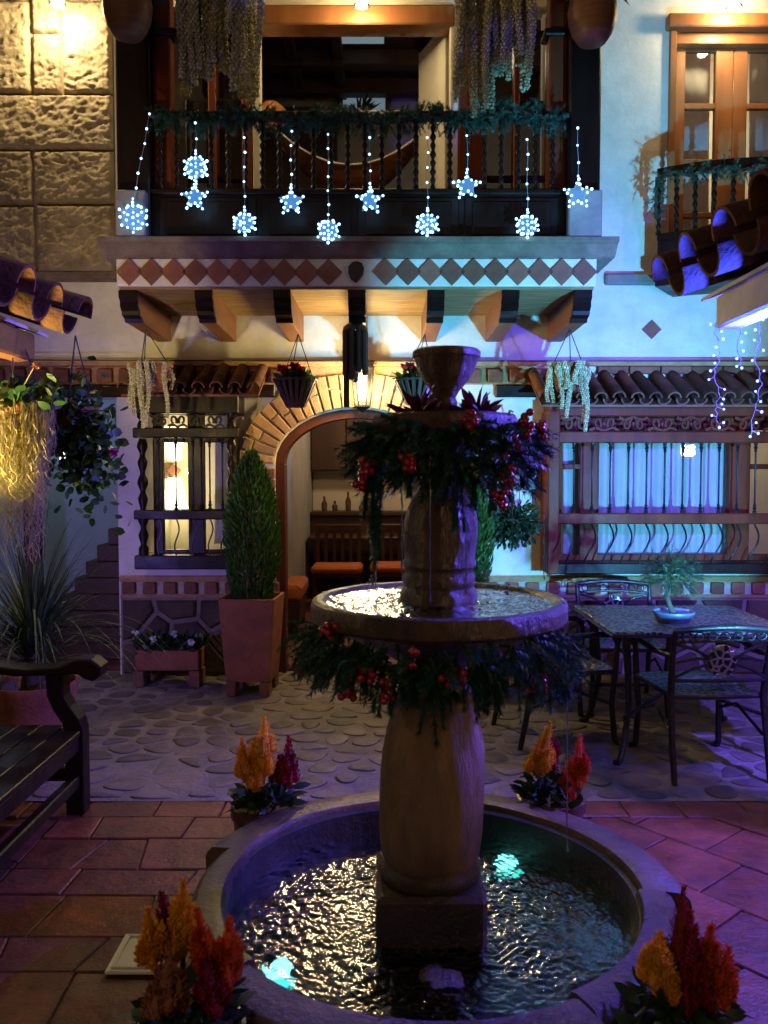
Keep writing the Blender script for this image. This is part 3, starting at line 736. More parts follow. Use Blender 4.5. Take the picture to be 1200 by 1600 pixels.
# ---- french door at the upper right
fd = part('french_door', house); fd['label'] = 'orange-brown panelled glass door under a lit lamp'
YD = 6.47
def xf(px): return X(px, YD)
def zf(py): return Z(py, YD)
MB().cbox(xf(1030), xf(1272), YD - .05, YD + .05, zf(46), zf(25), .01).build('door_cornice', M['oak_wood'], fd)
for (a, b) in ((1036, 1046), (1258, 1268)): MB().cbox(xf(a), xf(b), YD, YD + .1, zf(420), zf(46), .006).build('door_frame', M['oak_wood'], fd)
MB().cbox(xf(1046), xf(1258), YD + .04, YD + .14, zf(64), zf(46), .005).build('door_head', M['oak_wood'], fd)
YE = YD + .1
for (a, b) in ((1045, 1060), (1106, 1133), (1134, 1155), (1198, 1215), (1240, 1258)): MB().cbox(X(a, YE), X(b, YE), YE, YE + .05, 3.1, Z(60, YE), .006).build('stile', M['oak_wood'], fd)
for (a, b) in ((1059, 1107), (1154, 1199), (1214, 1241)):
    for (c, d) in ((60, 80), (161, 170), (248, 262), (331, 340)): MB().cbox(X(a, YE), X(b, YE), YE + .003, YE + .047, Z(d, YE), Z(c, YE), .005).build('glazing_bar', M['oak_wood'], fd)
    MB().box(X(a, YE), X(b, YE), YE + .02, YE + .024, 3.4, Z(78, YE)).build('pane', M['window_glass'], fd)
    MB().cbox(X(a, YE), X(b, YE), YE + .006, YE + .044, 3.1, Z(372, YE), .006).build('bottom_panel', M['oak_wood'], fd)
# ---- small bow-fronted balcony before it
sb = part('bow_balcony', house)
cxb, cyb, rb_ = 2.72, 7.2, 1.25
def bow(a, r=rb_): return (cxb + r * math.sin(a), cyb - r * math.cos(a))
A0 = R(-35); NB = 18
def bow_band(z0, z1, r0, r1, name, mat):
    b = MB()
    for i in range(NB):
        a, c = A0 * (1 - 2 * i / NB), A0 * (1 - 2 * (i + 1) / NB)
        p = [bow(a, r0), bow(a, r1), bow(c, r1), bow(c, r0)]; b.prism(p, z0, z1, 'z')
    return b.build(name, mat, sb, smooth=35)
zt = Z(268, 6.2)
bow_band(zt - .045, zt, rb_ - .05, rb_ + .04, 'hand_rail', M['dark_wood'])
bow_band(Z(372, 6.1), Z(362, 6.1), rb_ - .03, rb_ + .02, 'bottom_rail', M['dark_wood'])
bow_band(Z(430, 6.1), Z(372, 6.1), rb_ - .02, rb_ + .005, 'base_board', M['dark_wood'])
bow_band(Z(446, 6.1), Z(430, 6.1), .85, rb_ + .05, 'floor_slab', M['dark_wood'])
tm = turned(zt - .045 - Z(362, 6.1), .022, 8, 6).mesh('baluster', M['dark_wood'], 50)
for i in range(13):
    a = A0 * (1 - 2 * i / 12); p = bow(a, rb_ - .005); inst('baluster', tm, Matrix.Translation((p[0], p[1], Z(362, 6.1))), sb)
# ================================================================== rooms seen through the openings
rm = part('rooms', house)
def room(x0, x1, y0, y1, z0, z1, wall_m, floor_m, ceil_m):
    t = .08
    MB().box(x0 - t, x1 + t, y1, y1 + t, z0, z1).box(x0 - t, x0, y0, y1, z0, z1).box(x1, x1 + t, y0, y1, z0, z1).build('room_wall', wall_m, rm)
    MB().box(x0 - t, x1 + t, y0, y1 + t, z0 - .05, z0 - .001).build('room_floor', floor_m, rm)
    MB().box(x0 - t, x1 + t, y0, y1 + t, z1 + .001, z1 + .05).build('room_ceiling', ceil_m, rm)
room(-1.98, -1.06, YW + .302, 7.7, .3, 2.5, M['cream_wall'], M['floor_tile'], M['cream_wall'])          # left window
room(-.98, 1.12, YW + .302, 11.4, .012, 2.75, M['grey_wall'], M['floor_tile'], M['dim_wood'])            # behind the arch
room(1.24, 4.6, YW + .302, 8.6, .3, 2.6, M['cream_wall'], M['floor_tile'], M['cream_wall'])              # right window
room(-4.4, -2.09, YW + .302, 8.1, 0, 3.0, M['blue_wall'], M['floor_tile'], M['dim_wood'])                # stair hall
room(-1.9, 1.62, YW + .302, 9.2, 3.13, 5.72, M['grey_wall'], M['dim_wood'], M['dim_wood'])               # balcony room
room(1.75, 3.8, YW + .302, 8.2, 3.1, 5.55, M['cream_wall'], M['dim_wood'], M['cream_wall'])              # upper right room
# balcony room: beams, skylight, window, open white door leaf
for y in (7.25, 8.3, 8.9): MB().cbox(-1.9, 1.62, y, y + .14, 5.56, 5.715, .01).build('ceiling_beam', M['dim_wood'], rm)
for x in (-.95, -.5, .42): MB().cbox(x, x + .1, 6.81, 9.19, 5.6, 5.712, .01).build('ceiling_beam', M['dim_wood'], rm)
MB().box(X(525, 7.69), X(600, 7.69), 7.5, 8.2, 5.705, 5.712).build('skylight_pane', M['sky_pane'], rm)
MB().box(X(537, 9.15), X(602, 9.15), 9.17, 9.185, Z(180, 9.15), Z(115, 9.15)).build('window_pane', M['moon_pane'], rm)
MB().cbox(X(567, 9.15), X(570, 9.15), 9.14, 9.168, Z(180, 9.15), Z(115, 9.15)).build('window_bar', M['dim_wood'], rm)
for (a, b, c, d) in ((528, 537, 108, 185), (602, 611, 108, 185), (528, 611, 104, 115)): MB().cbox(X(a, 9.12), X(b, 9.12), 9.12, 9.19, Z(d, 9.12), Z(c, 9.12)).build('window_frame', M['dim_wood'], rm)
MB().box(-1.9, X(528, 9.1), 9.1, 9.19, 3.13, 5.5).build('dark_cupboard', M['dim_wood'], rm)
dl = MB().cbox(0, .5, 0, .04, 0, 1.95, .006); mm = Matrix.Translation((X(698, 6.8), 6.68, 3.14)) @ Matrix.Rotation(R(112), 4, 'Z')
dl.v = [tuple(mm @ Vector(v)) for v in dl.v]; dl.build('open_door_leaf', M['cream_wall'], rm)
# stair hall: dark steps rising to the right
st = part('staircase', house)
for i in range(12):
    x = -3.02 + .098 * i; MB().cbox(x, -2.1, 7.02, 7.95, .14 * i + .001, .14 * (i + 1), .008).build('step', M['dim_wood'], st)
MB().cbox(X(38, 6.9), X(62, 6.9), 6.86, 6.96, 0, 2.3, .01).build('wooden_post', M['dim_wood'], st)
MB().cbox(-3.4, -2.1, 6.82, 6.9, 2.2, 2.4, .01).build('stair_beam', M['dim_wood'], st)
# left window: wall lamp with shade up and shade down
wl_ = thing('wall_lamp', 'lit wall lamp with two pale shades seen through the dark grille window', 'lamp', (X(272, 7.5), 7.52, 1.5))
def shade(zc, r0, r1, h, m_): return MB().lathe([(r0, 0), (r1, h), (r1 - .004, h), (r0 - .004, 0)], (X(273, 7.5), 7.5, zc), 18, closed=True).build('lamp_shade', m_, wl_, smooth=50)
shade(Z(720, 7.5), .06, .1, .3, M['shade_glow']); shade(Z(805, 7.5), .13, .06, .34, M['shade_glow'])
d = MB(); diamond(d, X(273, 7.5), Z(735, 7.5), .06, 7.46, 7.5); d.build('diamond_plate', M['oak_wood'], wl_)
lamp('wall_lamp_light', 'POINT', (X(273, 7.3), 7.2, 1.55), 4.2, (1, .8, .5), wl_, .08)
# wavy curtains
def curtain(name, label, x0, x1, y, z0, z1, amp, wl__, mat, group=None):
    b = MB(); n = max(16, int((x1 - x0) / .012)); nz = 8
    for j in range(nz + 1):
        t = j / nz
        for i in range(n + 1):
            x = x0 + (x1 - x0) * i / n
            b.v.append((x + .01 * math.sin(t * 3 + x * 4), y + amp * (math.sin(x / wl__ * 6.28) + .5 * math.sin(x / wl__ * 2.7 + 1)) * (.5 + .5 * t), z1 + (z0 - z1) * t))
    for j in range(nz):
        for i in range(n): k = j * (n + 1) + i; b.f.append((k, k + 1, k + n + 2, k + n + 1))
    o = b.build(name, mat, smooth=180); md = o.modifiers.new('cloth', 'SOLIDIFY'); md.thickness = .002
    return tag(o, label, 'curtain', group)
curtain('curtain', 'white curtain tied aside in the right pane of the grille window by the cypress', X(335, 6.9), X(372, 6.9), 6.9, 1.0, 2.2, .012, .06, M['curtain'])
curtain('curtain', 'long pale curtain behind the spindles of the window beside the patio table', X(925, 6.6), X(1140, 6.6), 6.57, .72, 2.3, .022, .11, M['curtain'])
curtain('curtain', 'narrow pale curtain in the leftmost pane of the long window', X(876, 6.6), X(912, 6.6), 6.57, .72, 2.3, .015, .08, M['curtain'])
curtain('curtain', 'pale curtain in the first glass leaf of the upper door beside the plaster wall', X(1056, 6.72), X(1099, 6.72), 6.72, 3.15, 5.0, .006, .1, M['curtain'])
curtain('curtain', 'pale curtain behind the second glass leaf of the upper door at the frame edge', X(1158, 6.72), X(1206, 6.72), 6.72, 3.15, 5.0, .006, .1, M['curtain'])
lamp('upper_right_room_light', 'POINT', (2.7, 7.4, 4.9), 18, (1, .82, .55), rm, .1)
lamp('right_room_light', 'POINT', (3.3, 7.6, 2.2), 9, (1, .86, .68), rm, .1)
lamp('arch_room_light', 'POINT', (.2, 10.2, 2.5), 20, (1, .72, .42), rm, .1)
lamp('entry_light', 'POINT', (-.35, 9.0, 2.5), 9, (1, .6, .3), rm, .1)
lamp('balcony_room_light', 'POINT', (.9, 7.5, 5.2), 3.0, (1, .78, .5), rm, .1)
lamp('stair_hall_light', 'POINT', (-3.4, 7.4, 2.3), 4, (.55, .78, 1), rm, .08)
# glowing little lamp on the stairs
sl_ = thing('night_lamp', 'tiny white bell-shaped lamp glowing on the stairs behind the ivy', 'lamp', P(98, 720, 7.3))
q = P(98, 718, 7.3); MB().lathe([(.03, 0), (.022, .03), (.01, .06), (.006, .07)], q, 12).build('lamp_shade', M['small_lamp'], sl_, smooth=60)
MB().lathe([(.028, -.02), (.028, -.012)], q, 12).build('lamp_base', M['small_lamp'], sl_)
# ---- furniture in the dining room
def dining_chair(loc, rz, label):
    t = thing('dining_chair', label, 'chair', loc, 'dining chairs behind the arch', rz); bw_ = M['dim_wood']
    for x in (-.25, .25):
        for y in (-.22, .22): MB().cbox(x - .025, x + .025, y - .025, y + .025, 0, .42 if y < 0 else .95, .005).build('leg', bw_, t, world=False)
    MB().cbox(-.28, .28, -.25, .25, .36, .41, .006).build('seat', bw_, t, world=False)
    MB().cbox(-.3, .3, -.29, .24, .411, .5, .03).build('cushion', M['orange_cloth'], t, world=False, bevel=.02)
    MB().cbox(-.25, .25, .205, .235, .86, .95, .006).build('top_rail', bw_, t, world=False)
    for x in (-.15, -.05, .05, .15): MB().cbox(x - .022, x + .022, .208, .232, .41, .86, .004).build('back_slat', bw_, t, world=False)
    return t
dining_chair((X(527, 9.8), 9.8, .012), 0, 'wooden dining chair with orange cushion seen left of the fountain through the arch')
dining_chair((X(618, 9.9), 9.9, .012), 0, 'wooden dining chair with orange cushion half hidden by the fountain urn')
t = thing('sofa', 'low orange cushioned bench just inside the arch against the left jamb', 'bench', (X(455, 8.3), 8.3, .012))
MB().cbox(-1.2, X(472, 8.1), 8.0, 8.8, .34, .5, .03).build('cushion', M['orange_cloth'], t, bevel=.02)
MB().cbox(-1.2, X(468, 8.1), 8.04, 8.76, .1, .338, .01).build('base', M['dim_wood'], t)
for y in (8.06, 8.7): MB().cbox(X(466, 8.1) - .06, X(466, 8.1), y, y + .06, .012, .1).build('foot', M['dim_wood'], t)
t = thing('dining_table', 'dark dining table behind the orange chairs inside the arch', 'table', (-.35, 10.6, .012))
MB().cbox(-.95, .35, 10.3, 10.9, .74, .79, .01).build('tabletop', M['dim_wood'], t)
for x in (-.88, .22):
    for y in (10.36, 10.78): MB().cbox(x, x + .06, y, y + .06, .012, .74).build('leg', M['dim_wood'], t)
k = thing('kitchen_counter', 'white fronted kitchen counter with dark top at the back of the arch room', 'counter', (-.2, 11.1, .012))
MB().cbox(-.97, .4, 11.0, 11.39, .013, 1.02, .006).build('front', M['dim_wood'], k); MB().cbox(-.97, .45, 10.95, 11.39, 1.021, 1.07, .006).build('worktop', M['dim_wood'], k)
MB().box(-.97, .4, 11.36, 11.395, 1.071, 1.6).build('backsplash', M['cream_wall'], k)
k2 = thing('wall_cabinet', 'dark wooden wall cabinets above the counter at the back of the arch room', 'cabinet', (-.3, 11.2, 1.6))
for x in (-.97, -.5, -.03): MB().cbox(x, x + .46, 11.08, 11.39, 1.62, 2.35, .008).build('cabinet_door', M['dim_wood'], k2)
MB().box(-.97, .43, 11.1, 11.395, 1.6, 1.618).build('cabinet_base', M['dim_wood'], k2)
for i, (x, h) in enumerate(((-.8, .2), (-.66, .14), (-.48, .26), (-.3, .12), (-.2, .18))):
    tag(MB().lathe([(.035, 0), (.04, h * .5), (.015, h * .75), (.015, h)], (x, 11.15, 1.071), 10).build('jar', M['glazed_pot'], smooth=50), ['squat jar at the left end of the kitchen counter beyond the arch', 'second jar from the left on the kitchen counter beyond the arch', 'tallest jar on the kitchen counter beyond the arch', 'shortest jar on the kitchen counter beyond the arch', 'rightmost jar on the kitchen counter beyond the arch'][i], 'jar', 'jars on the counter')
f = thing('refrigerator', 'pale refrigerator standing at the back right of the arch room', 'refrigerator', (.75, 11, .012))
MB().cbox(.46, 1.05, 10.8, 11.38, .013, 1.75, .015).build('body', M['grey_wall'], f); MB().cbox(.5, .53, 10.76, 10.799, .7, 1.2, .006).build('handle', M['black_paint'], f)
# ---- balcony room things
hm = thing('hammock', 'striped brown hammock with white edge cords slung behind the balcony rail', 'hammock', (-.3, 7.3, 3.9))
b = MB(); n = 26; e1 = []; e2 = []
p0, p1 = P(425, 200, 7.3), P(668, 205, 7.3)
for i in range(n + 1):
    t = i / n; x = p0.x + (p1.x - p0.x) * t; z = p0.z + (p1.z - p0.z) * t; s = 4 * t * (1 - t)
    a = Vector((x, 7.2, z - .33 * s)); c = Vector((x, 7.25 + .25 * s, z - .75 * s)); d_ = Vector((x, 7.6, z - .33 * s)); e1.append(a); e2.append(d_)
    for k in range(7):
        w = k / 6; b.v.append(tuple(a * (1 - w) ** 2 + c * 2 * w * (1 - w) + d_ * w * w))
for i in range(n):
    for k in range(6): q = i * 7 + k; b.f.append((q, q + 1, q + 8, q + 7))
b.build('cloth', M['hammock_cloth'], hm, smooth=180)
for e in (e1, e2): MB().tube(e, .009, 6).build('edge_cord', M['white_rope'], hm, smooth=60)
wk = thing('woven_lampshade', 'glowing woven cane lampshade beside the balcony doorway', 'lampshade', P(425, 170, 7.0))
c = P(424, 178, 7.0); MB().lathe([(.16, -.05), (.12, .03), (.06, .085), (.055, .085), (.115, .028), (.155, -.05)], c, 18, closed=True).build('shade', M['wicker'], wk, smooth=50)
MB().ball(c + Vector((0, 0, .0)), .025).build('bulb', M['lantern_glow'], wk, smooth=80); lamp('shade_light', 'POINT', c + Vector((.02, -.22, .12)), .5, (1, .6, .25), wk, .03)
pl = thing('potted_plant', 'small dark potted plant on the sill of the moonlit window upstairs', 'plant', P(560, 178, 8.9))
b = MB(); c = P(562, 182, 8.9)
for i in range(40):
    a = random.uniform(0, 6.28); b.leaf(c + Vector((0, 0, .02)), (math.cos(a), math.sin(a) * .5, random.uniform(.2, 1.6)), random.uniform(.12, .25), .03, .3)
b.build('leaves', M['leaf_dark'], pl); MB().lathe([(.05, -.1), (.07, .02), (.06, .02)], c, 12).build('pot', M['terracotta'], pl, smooth=50)
mk_ = thing('wall_mask', 'dark long carved mask hanging on the upstairs wall beside the open door', 'mask', P(686, 150, 6.9))
c = P(685, 150, 6.95); MB().ball(c, .1, 10, 8, (.42, .3, 1.0)).build('face', M['black_paint'], mk_, smooth=80)
MB().ball(c + Vector((0, -.03, -.04)), .03, 8, 6, (1, .4, .6)).build('mouth', M['white_ceramic'], mk_, smooth=80)
# ================================================================== fountain
mk('rim_stone', (.17, .105, .066), (.085, .053, .034), 8, .3, .5, bump=.4, bscale=34, blotch=.5)
mk('pedestal_stone', (.07, .042, .03), (.032, .02, .016), 9, .3, .55, bump=.5, bscale=60, blotch=.5)
mk('pool_floor', (.07, .075, .085), (.03, .033, .04), 10, .5, bump=.4, bscale=40)
FX, FY = .132, 2.39
ft = thing('stone_fountain', 'tiered stone fountain with round basin, bowl and urn in the middle of the courtyard', 'fountain', (FX, FY, 0))
def lean(z): return FX + .03 * max(0, z - .4)          # the stem leans very slightly
ZR, ZWAT = .40, .285
def arc_rim(a0, a1, ri, ro, z0, z1, name, mat, drop=.02, n=40):
    b = MB(); a0, a1 = R(a0), R(a1)
    prof = [(ri + .004, z0), (ri, z1 - .02), (ri + .008, z1 - .004), (ri + .025, z1), (ro - .025, z1 - drop * .5), (ro - .006, z1 - drop - .008), (ro, z1 - drop - .03), (ro - .02, 0.0)]
    for i in range(n + 1):
        a = a0 + (a1 - a0) * i / n
        for (r, z) in prof:
            wv = .006 * noise.noise(Vector((math.cos(a) * 3, math.sin(a) * 3, z * 4)))
            b.v.append((FX + (r + wv) * math.cos(a), FY + (r + wv) * math.sin(a), z + (wv * .5 if z > .3 else 0)))
    k = len(prof)
    for i in range(n):
        for j in range(k - 1): b.f.append((i * k + j, i * k + j + 1, (i + 1) * k + j + 1, (i + 1) * k + j))
    b.f.append(tuple(range(k))); b.f.append(tuple(n * k + j for j in range(k))[::-1])
    return b.build(name, mat, ft, smooth=40)
arc_rim(-4.6, 160.6, .612, .755, .05, ZR, 'rim_segment', M['rim_stone'])
arc_rim(161, 221, .594, .69, .05, ZR + .004, 'rim_segment', M['rim_stone'], .012, 20)
arc_rim(221.5, 299.5, .612, .74, .05, ZR, 'rim_segment', M['wet_stone'], n=24)
arc_rim(300, 355, .594, .70, .05, ZR + .004, 'rim_segment', M['wet_stone'], .012, 20)
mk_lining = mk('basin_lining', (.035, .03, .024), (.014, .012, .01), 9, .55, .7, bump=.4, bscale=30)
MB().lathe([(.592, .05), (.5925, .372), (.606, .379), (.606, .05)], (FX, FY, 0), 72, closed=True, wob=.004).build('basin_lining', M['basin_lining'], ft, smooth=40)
MB().lathe([(.64, .02), (.64, .06)], (FX, FY, 0), 48).build('basin_floor', M['pool_floor'], ft)
# water: rippled sheet
def water_disc(cx, cy, z, r, amp, freq, name, r0=0, nr=170, na=380, seed=0):
    b = MB()
    for i in range(nr + 1):
        rr = r0 + (r - r0) * i / nr
        for j in range(na):
            a = 2 * math.pi * j / na; x, y = cx + rr * math.cos(a), cy + rr * math.sin(a)
            q = Vector((x * freq, y * freq, seed))
            h = noise.noise(q * .4) * 1.2 + noise.noise(q) + .6 * noise.noise(q * 2.03 + Vector((5, 2, 0)))
            mk0 = noise.noise(Vector((x * 4.5, y * 4.5, 9 + seed))) * .9 + .85 - .55 * max(0, rr / r - .6) * 2
            h *= amp * min(1.2, max(.12 if r > .4 else .75, mk0))
            b.v.append((x, y, z + h))
    for i in range(nr):
        for j in range(na): j2 = (j + 1) % na; b.f.append((i * na + j, (i + 1) * na + j, (i + 1) * na + j2, i * na + j2))
    return b.build(name, M['water'], ft, smooth=180)
m = bpy.data.materials.new('water'); m.use_nodes = True; nt = m.node_tree; nt.nodes.remove(nt.nodes['Principled BSDF']); o_ = nt.nodes['Material Output']
t_ = nt.nodes.new('ShaderNodeBsdfRefraction'); t_.inputs['Color'].default_value = (.72, .86, .88, 1); t_.inputs['IOR'].default_value = 1.33; t_.inputs['Roughness'].default_value = .02; g_ = nt.nodes.new('ShaderNodeBsdfGlossy'); g_.inputs['Roughness'].default_value = .006
fr_ = nt.nodes.new('ShaderNodeFresnel'); fr_.inputs[0].default_value = 1.3; mx_ = nt.nodes.new('ShaderNodeMixShader')
bp_ = nt.nodes.new('ShaderNodeBump'); bp_.inputs['Strength'].default_value = .4; bp_.inputs['Distance'].default_value = .002
nt.links.new(tex(nt, 130, 2, .5, dist=.3), bp_.inputs['Height']); nt.links.new(bp_.outputs[0], g_.inputs['Normal']); nt.links.new(bp_.outputs[0], t_.inputs['Normal']); nt.links.new(bp_.outputs[0], fr_.inputs['Normal'])
lw_ = nt.nodes.new('ShaderNodeLayerWeight'); nt.links.new(bp_.outputs[0], lw_.inputs['Normal']); nt.links.new(ramp(nt, lw_.outputs['Facing'], [(.36, (.05,) * 3), (.52, (.2,) * 3), (.64, (.95,) * 3)]), mx_.inputs[0]); nt.links.new(t_.outputs[0], mx_.inputs[1]); nt.links.new(g_.outputs[0], mx_.inputs[2]); nt.links.new(mx_.outputs[0], o_.inputs[0]); M['water'] = m
water_disc(FX, FY, ZWAT, .615, .0046, 62, 'basin_water')
# pedestal block, bottle-shaped shaft, bowl, urn, dish, cup
MB().cbox(lean(.4) - .155, lean(.4) + .155, FY - .155, FY + .155, .05, .425, .014).build('pedestal', M['pedestal_stone'], ft)
def col(prof, name, mat, n=40, wob=.02, smooth=40, lean_=True):
    b = MB().lathe(prof, (0, FY, 0), n, wob=wob); b.v = [(x + lean(z), y, z) for x, y, z in b.v]; return b.build(name, mat, ft, smooth=smooth)
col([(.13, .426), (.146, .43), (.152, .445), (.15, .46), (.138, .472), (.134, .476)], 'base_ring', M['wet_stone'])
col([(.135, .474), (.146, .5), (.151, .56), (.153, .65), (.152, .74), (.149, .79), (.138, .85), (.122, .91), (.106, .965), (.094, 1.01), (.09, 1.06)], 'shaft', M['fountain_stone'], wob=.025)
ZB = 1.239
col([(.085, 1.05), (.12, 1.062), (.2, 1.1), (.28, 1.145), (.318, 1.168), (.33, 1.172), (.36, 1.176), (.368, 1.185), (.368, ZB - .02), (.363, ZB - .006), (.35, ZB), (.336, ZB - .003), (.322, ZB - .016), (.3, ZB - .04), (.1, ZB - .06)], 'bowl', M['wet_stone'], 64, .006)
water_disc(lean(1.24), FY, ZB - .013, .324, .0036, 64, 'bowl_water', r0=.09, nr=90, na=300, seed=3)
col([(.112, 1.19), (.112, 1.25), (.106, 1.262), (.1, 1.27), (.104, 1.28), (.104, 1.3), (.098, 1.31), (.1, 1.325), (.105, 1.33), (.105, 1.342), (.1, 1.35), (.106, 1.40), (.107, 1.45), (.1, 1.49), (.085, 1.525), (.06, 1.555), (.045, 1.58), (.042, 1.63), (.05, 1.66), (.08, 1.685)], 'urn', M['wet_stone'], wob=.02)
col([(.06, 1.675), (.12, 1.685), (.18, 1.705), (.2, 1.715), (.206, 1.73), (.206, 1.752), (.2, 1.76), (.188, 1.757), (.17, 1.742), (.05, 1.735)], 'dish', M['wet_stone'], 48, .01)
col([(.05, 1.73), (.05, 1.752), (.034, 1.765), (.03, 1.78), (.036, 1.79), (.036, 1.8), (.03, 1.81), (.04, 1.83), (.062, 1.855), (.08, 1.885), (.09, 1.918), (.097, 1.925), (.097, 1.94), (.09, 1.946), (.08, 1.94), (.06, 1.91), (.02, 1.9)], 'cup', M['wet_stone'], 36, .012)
# water threads falling from tier to tier
def thread(px, y0, y1, Y, r=.0028):
    a, b = P(px, y0, Y), P(px, y1, Y); pts = [a + (b - a) * (i / 14) + Vector((.0012 * math.sin(i * 1.9), 0, 0)) for i in range(15)]
    MB().tube(pts, [r * (1 + .5 * math.sin(i * 2.3)) for i in range(15)], 6).build('water_thread', M['falling_water'], ft, smooth=80)
fw = mk('falling_water', (.5, .55, .6), (.4, .45, .5), 60, .08, spec=.8); fw.node_tree.nodes['Principled BSDF'].inputs['Transmission Weight'].default_value = .85
thread(628, 745, 905, 2.2, .0022); thread(728, 785, 930, 2.19, .0022); thread(672, 700, 940, 2.17, .0016); thread(587, 780, 918, 2.3, .0022)
thread(882, 948, 1010, 2.4, .004); thread(886, 945, 1330, 2.43, .0022); thread(850, 800, 905, 2.42, .0018)
def splash(p, n=14, s=.02):
    b = MB()
    for i in range(n):
        a = random.uniform(0, 6.28); d = Vector((math.cos(a) * random.random(), math.sin(a) * random.random(), random.uniform(.3, 1.6))) * s; b.ball(Vector(p) + d, random.uniform(.0015, .0035), 6, 4)
    b.tube([Vector(p), Vector(p) + Vector((0, 0, s))], [.005, .001], 6)
    o = b.build('splash_drops', M['falling_water'], ft, smooth=80); o['kind'] = 'stuff'
for (px, py, Y) in ((583, 915, 2.43), (759, 905, 2.62), (793, 930, 2.4), (650, 930, 2.3)): splash(P(px, py, Y))
q = P(882, 945, 2.4)
for k in range(3): splash(q + Vector((0, -.01 + .01 * k, -.005 - .03 * k)), 16, .022)
# stones in the basin near the front
def boulder(c, r, seed, parent, name, mat):
    b = MB().ball((0, 0, 0), 1, 14, 10); out = []
    for v in b.v: v = Vector(v); out.append(tuple(Vector(c) + v * r * (1 + .28 * noise.noise(v * 1.6 + Vector((seed, 0, 0))))))
    b.v = out; return b.build(name, mat, parent, smooth=70)
for i, (px, py, r) in enumerate(((585, 1545, .075), (690, 1560, .09), (790, 1430, .05))):
    Y = 1600.0 * .0 + (1.6 - .27) * FPX / (py - 737); t = thing('fountain_rock', ['wet brown rock in the basin water below the pedestal on the left', 'large wet brown rock in the basin directly before the pedestal', 'small wet rock beside the glowing underwater lamp'][i], 'rock', P(px, py, Y))
    boulder(P(px, py, Y) + Vector((0, 0, -.02)), r, i * 5, t, 'rock', M['wet_stone'])
# underwater lamps
def pool_lamp(px, py, label, power, col_, lens):
    Y = (1.6 - .2) * FPX / (py - 737); c = P(px, py, Y); c.z = .06
    t = thing('underwater_lamp', label, 'lamp', c, 'underwater lamps in the basin')
    MB().lathe([(.045, 0), (.05, .02), (.05, .06), (.042, .07)], c, 18).build('housing', M['iron'], t, smooth=40)
    MB().lathe([(.046, .071), (.036, .08), (.01, .084)], c, 18).build('lens', M[lens], t, smooth=60)
    lamp('underwater_light', 'POINT', c + Vector((0, 0, .14)), power, col_, t, .04)
pool_lamp(792, 1378, 'round underwater lamp glowing turquoise right of the fountain shaft', .08, (.25, 1, .95), 'pool_lens')
pool_lamp(436, 1558, 'underwater lamp glowing blue-green by the front left rim of the basin', .1, (.2, .9, 1), 'pool_lens')
# ------------------------------------------------------------------ pine garlands with red berries
def sprig(b, p, d, L, nn, nl, r=.0016, droop=.2):
    p = Vector(p); d = Vector(d).normalized(); k = 7; pts = [p + d * L * i / k - Vector((0, 0, droop * L * (i / k) ** 2)) for i in range(k + 1)]
    b.tube(pts, [r * 2 * (1 - .6 * i / k) for i in range(k + 1)], 3, False)
    for i in range(nn):
        t = random.uniform(.05, 1); j = min(k - 1, int(t * k)); q = pts[j] + (pts[j + 1] - pts[j]) * (t * k - j); dd = (pts[j + 1] - pts[j]).normalized()
        s = Vector((random.gauss(0, 1), random.gauss(0, 1), random.gauss(0, 1))); s = (s - dd * s.dot(dd)).normalized()
        nd = (s * .85 + dd * .6).normalized(); l = nl * random.uniform(.7, 1.15); w = dd.cross(nd).normalized() * r
        kk = len(b.v); b.v += [tuple(q - w), tuple(q + w), tuple(q + nd * l)]; b.f.append((kk, kk + 1, kk + 2))
bm1 = MB().ball((0, 0, 0), 1, 10, 7).mesh('berry', M['berry'], 80)
def berries(c, n, spread, r, parent):
    c = Vector(c); b = MB(); top = c + Vector((0, .0, spread * 1.3))
    for i in range(n):
        p = c + Vector((random.gauss(0, spread * .55), random.gauss(0, spread * .4), random.gauss(0, spread * .7))); b.tube([top, (top + p) / 2 + Vector((0, 0, .01)), p], .0012, 3, False)
        inst('berry', bm1, Matrix.Translation(p) @ Matrix.Scale(r * random.uniform(.85, 1.15), 4), parent)
    b.build('berry_stalks', M['bark'], parent)
g1 = thing('pine_garland', 'pine garland with red berries hanging below the rim of the big fountain bowl', 'garland', (FX, FY, 1.15), 'pine garlands on the fountain')
random.seed(31); b = MB()
for i in range(480):
    a = random.uniform(0, 6.283); r = random.uniform(.30, .365); z = random.uniform(1.10, 1.165)
    d = Vector((math.cos(a + random.gauss(0, .5)) * .55, math.sin(a + random.gauss(0, .5)) * .55, random.uniform(-1.1, .1)))
    sprig(b, (lean(1.1) + r * math.cos(a), FY + r * math.sin(a), z), d, random.uniform(.06, .12), 95, .022, .0018)
for (px, Lh) in ((505, .10), (555, .08), (596, .13), (668, .17), (640, .09), (760, .11), (735, .1), (815, .1), (865, .14), (875, .13), (700, .08), (480, .08), (530, .09), (620, .1)):
    a = math.acos(max(-1, min(1, (px - 687) / 208))); c = Vector((lean(1.1) + .345 * math.cos(a), FY - .345 * math.sin(a), 1.12))
    for k in range(3): sprig(b, c + Vector((random.uniform(-.015, .015), 0, 0)), (random.uniform(-.25, .25) + .12 * math.cos(a), -.2 * math.sin(a), -1), Lh * random.uniform(.8, 1.1), 320, .022, .0018, .1)
o = b.build('needles', M['needle'], g1); o['kind'] = 'stuff'
for (px, py, n) in ((515, 985, 5), (480, 1045, 6), (605, 1080, 8), (548, 1078, 5), (645, 1025, 4), (710, 1060, 6), (845, 1060, 7), (820, 1080, 5), (575, 1060, 4), (862, 1045, 4)):
    a = math.acos(max(-1, min(1, (px - 687) / 215))); berries(P(px, py, FY - .40 * math.sin(a)), int(n * 1.5), .02, .0105, g1)
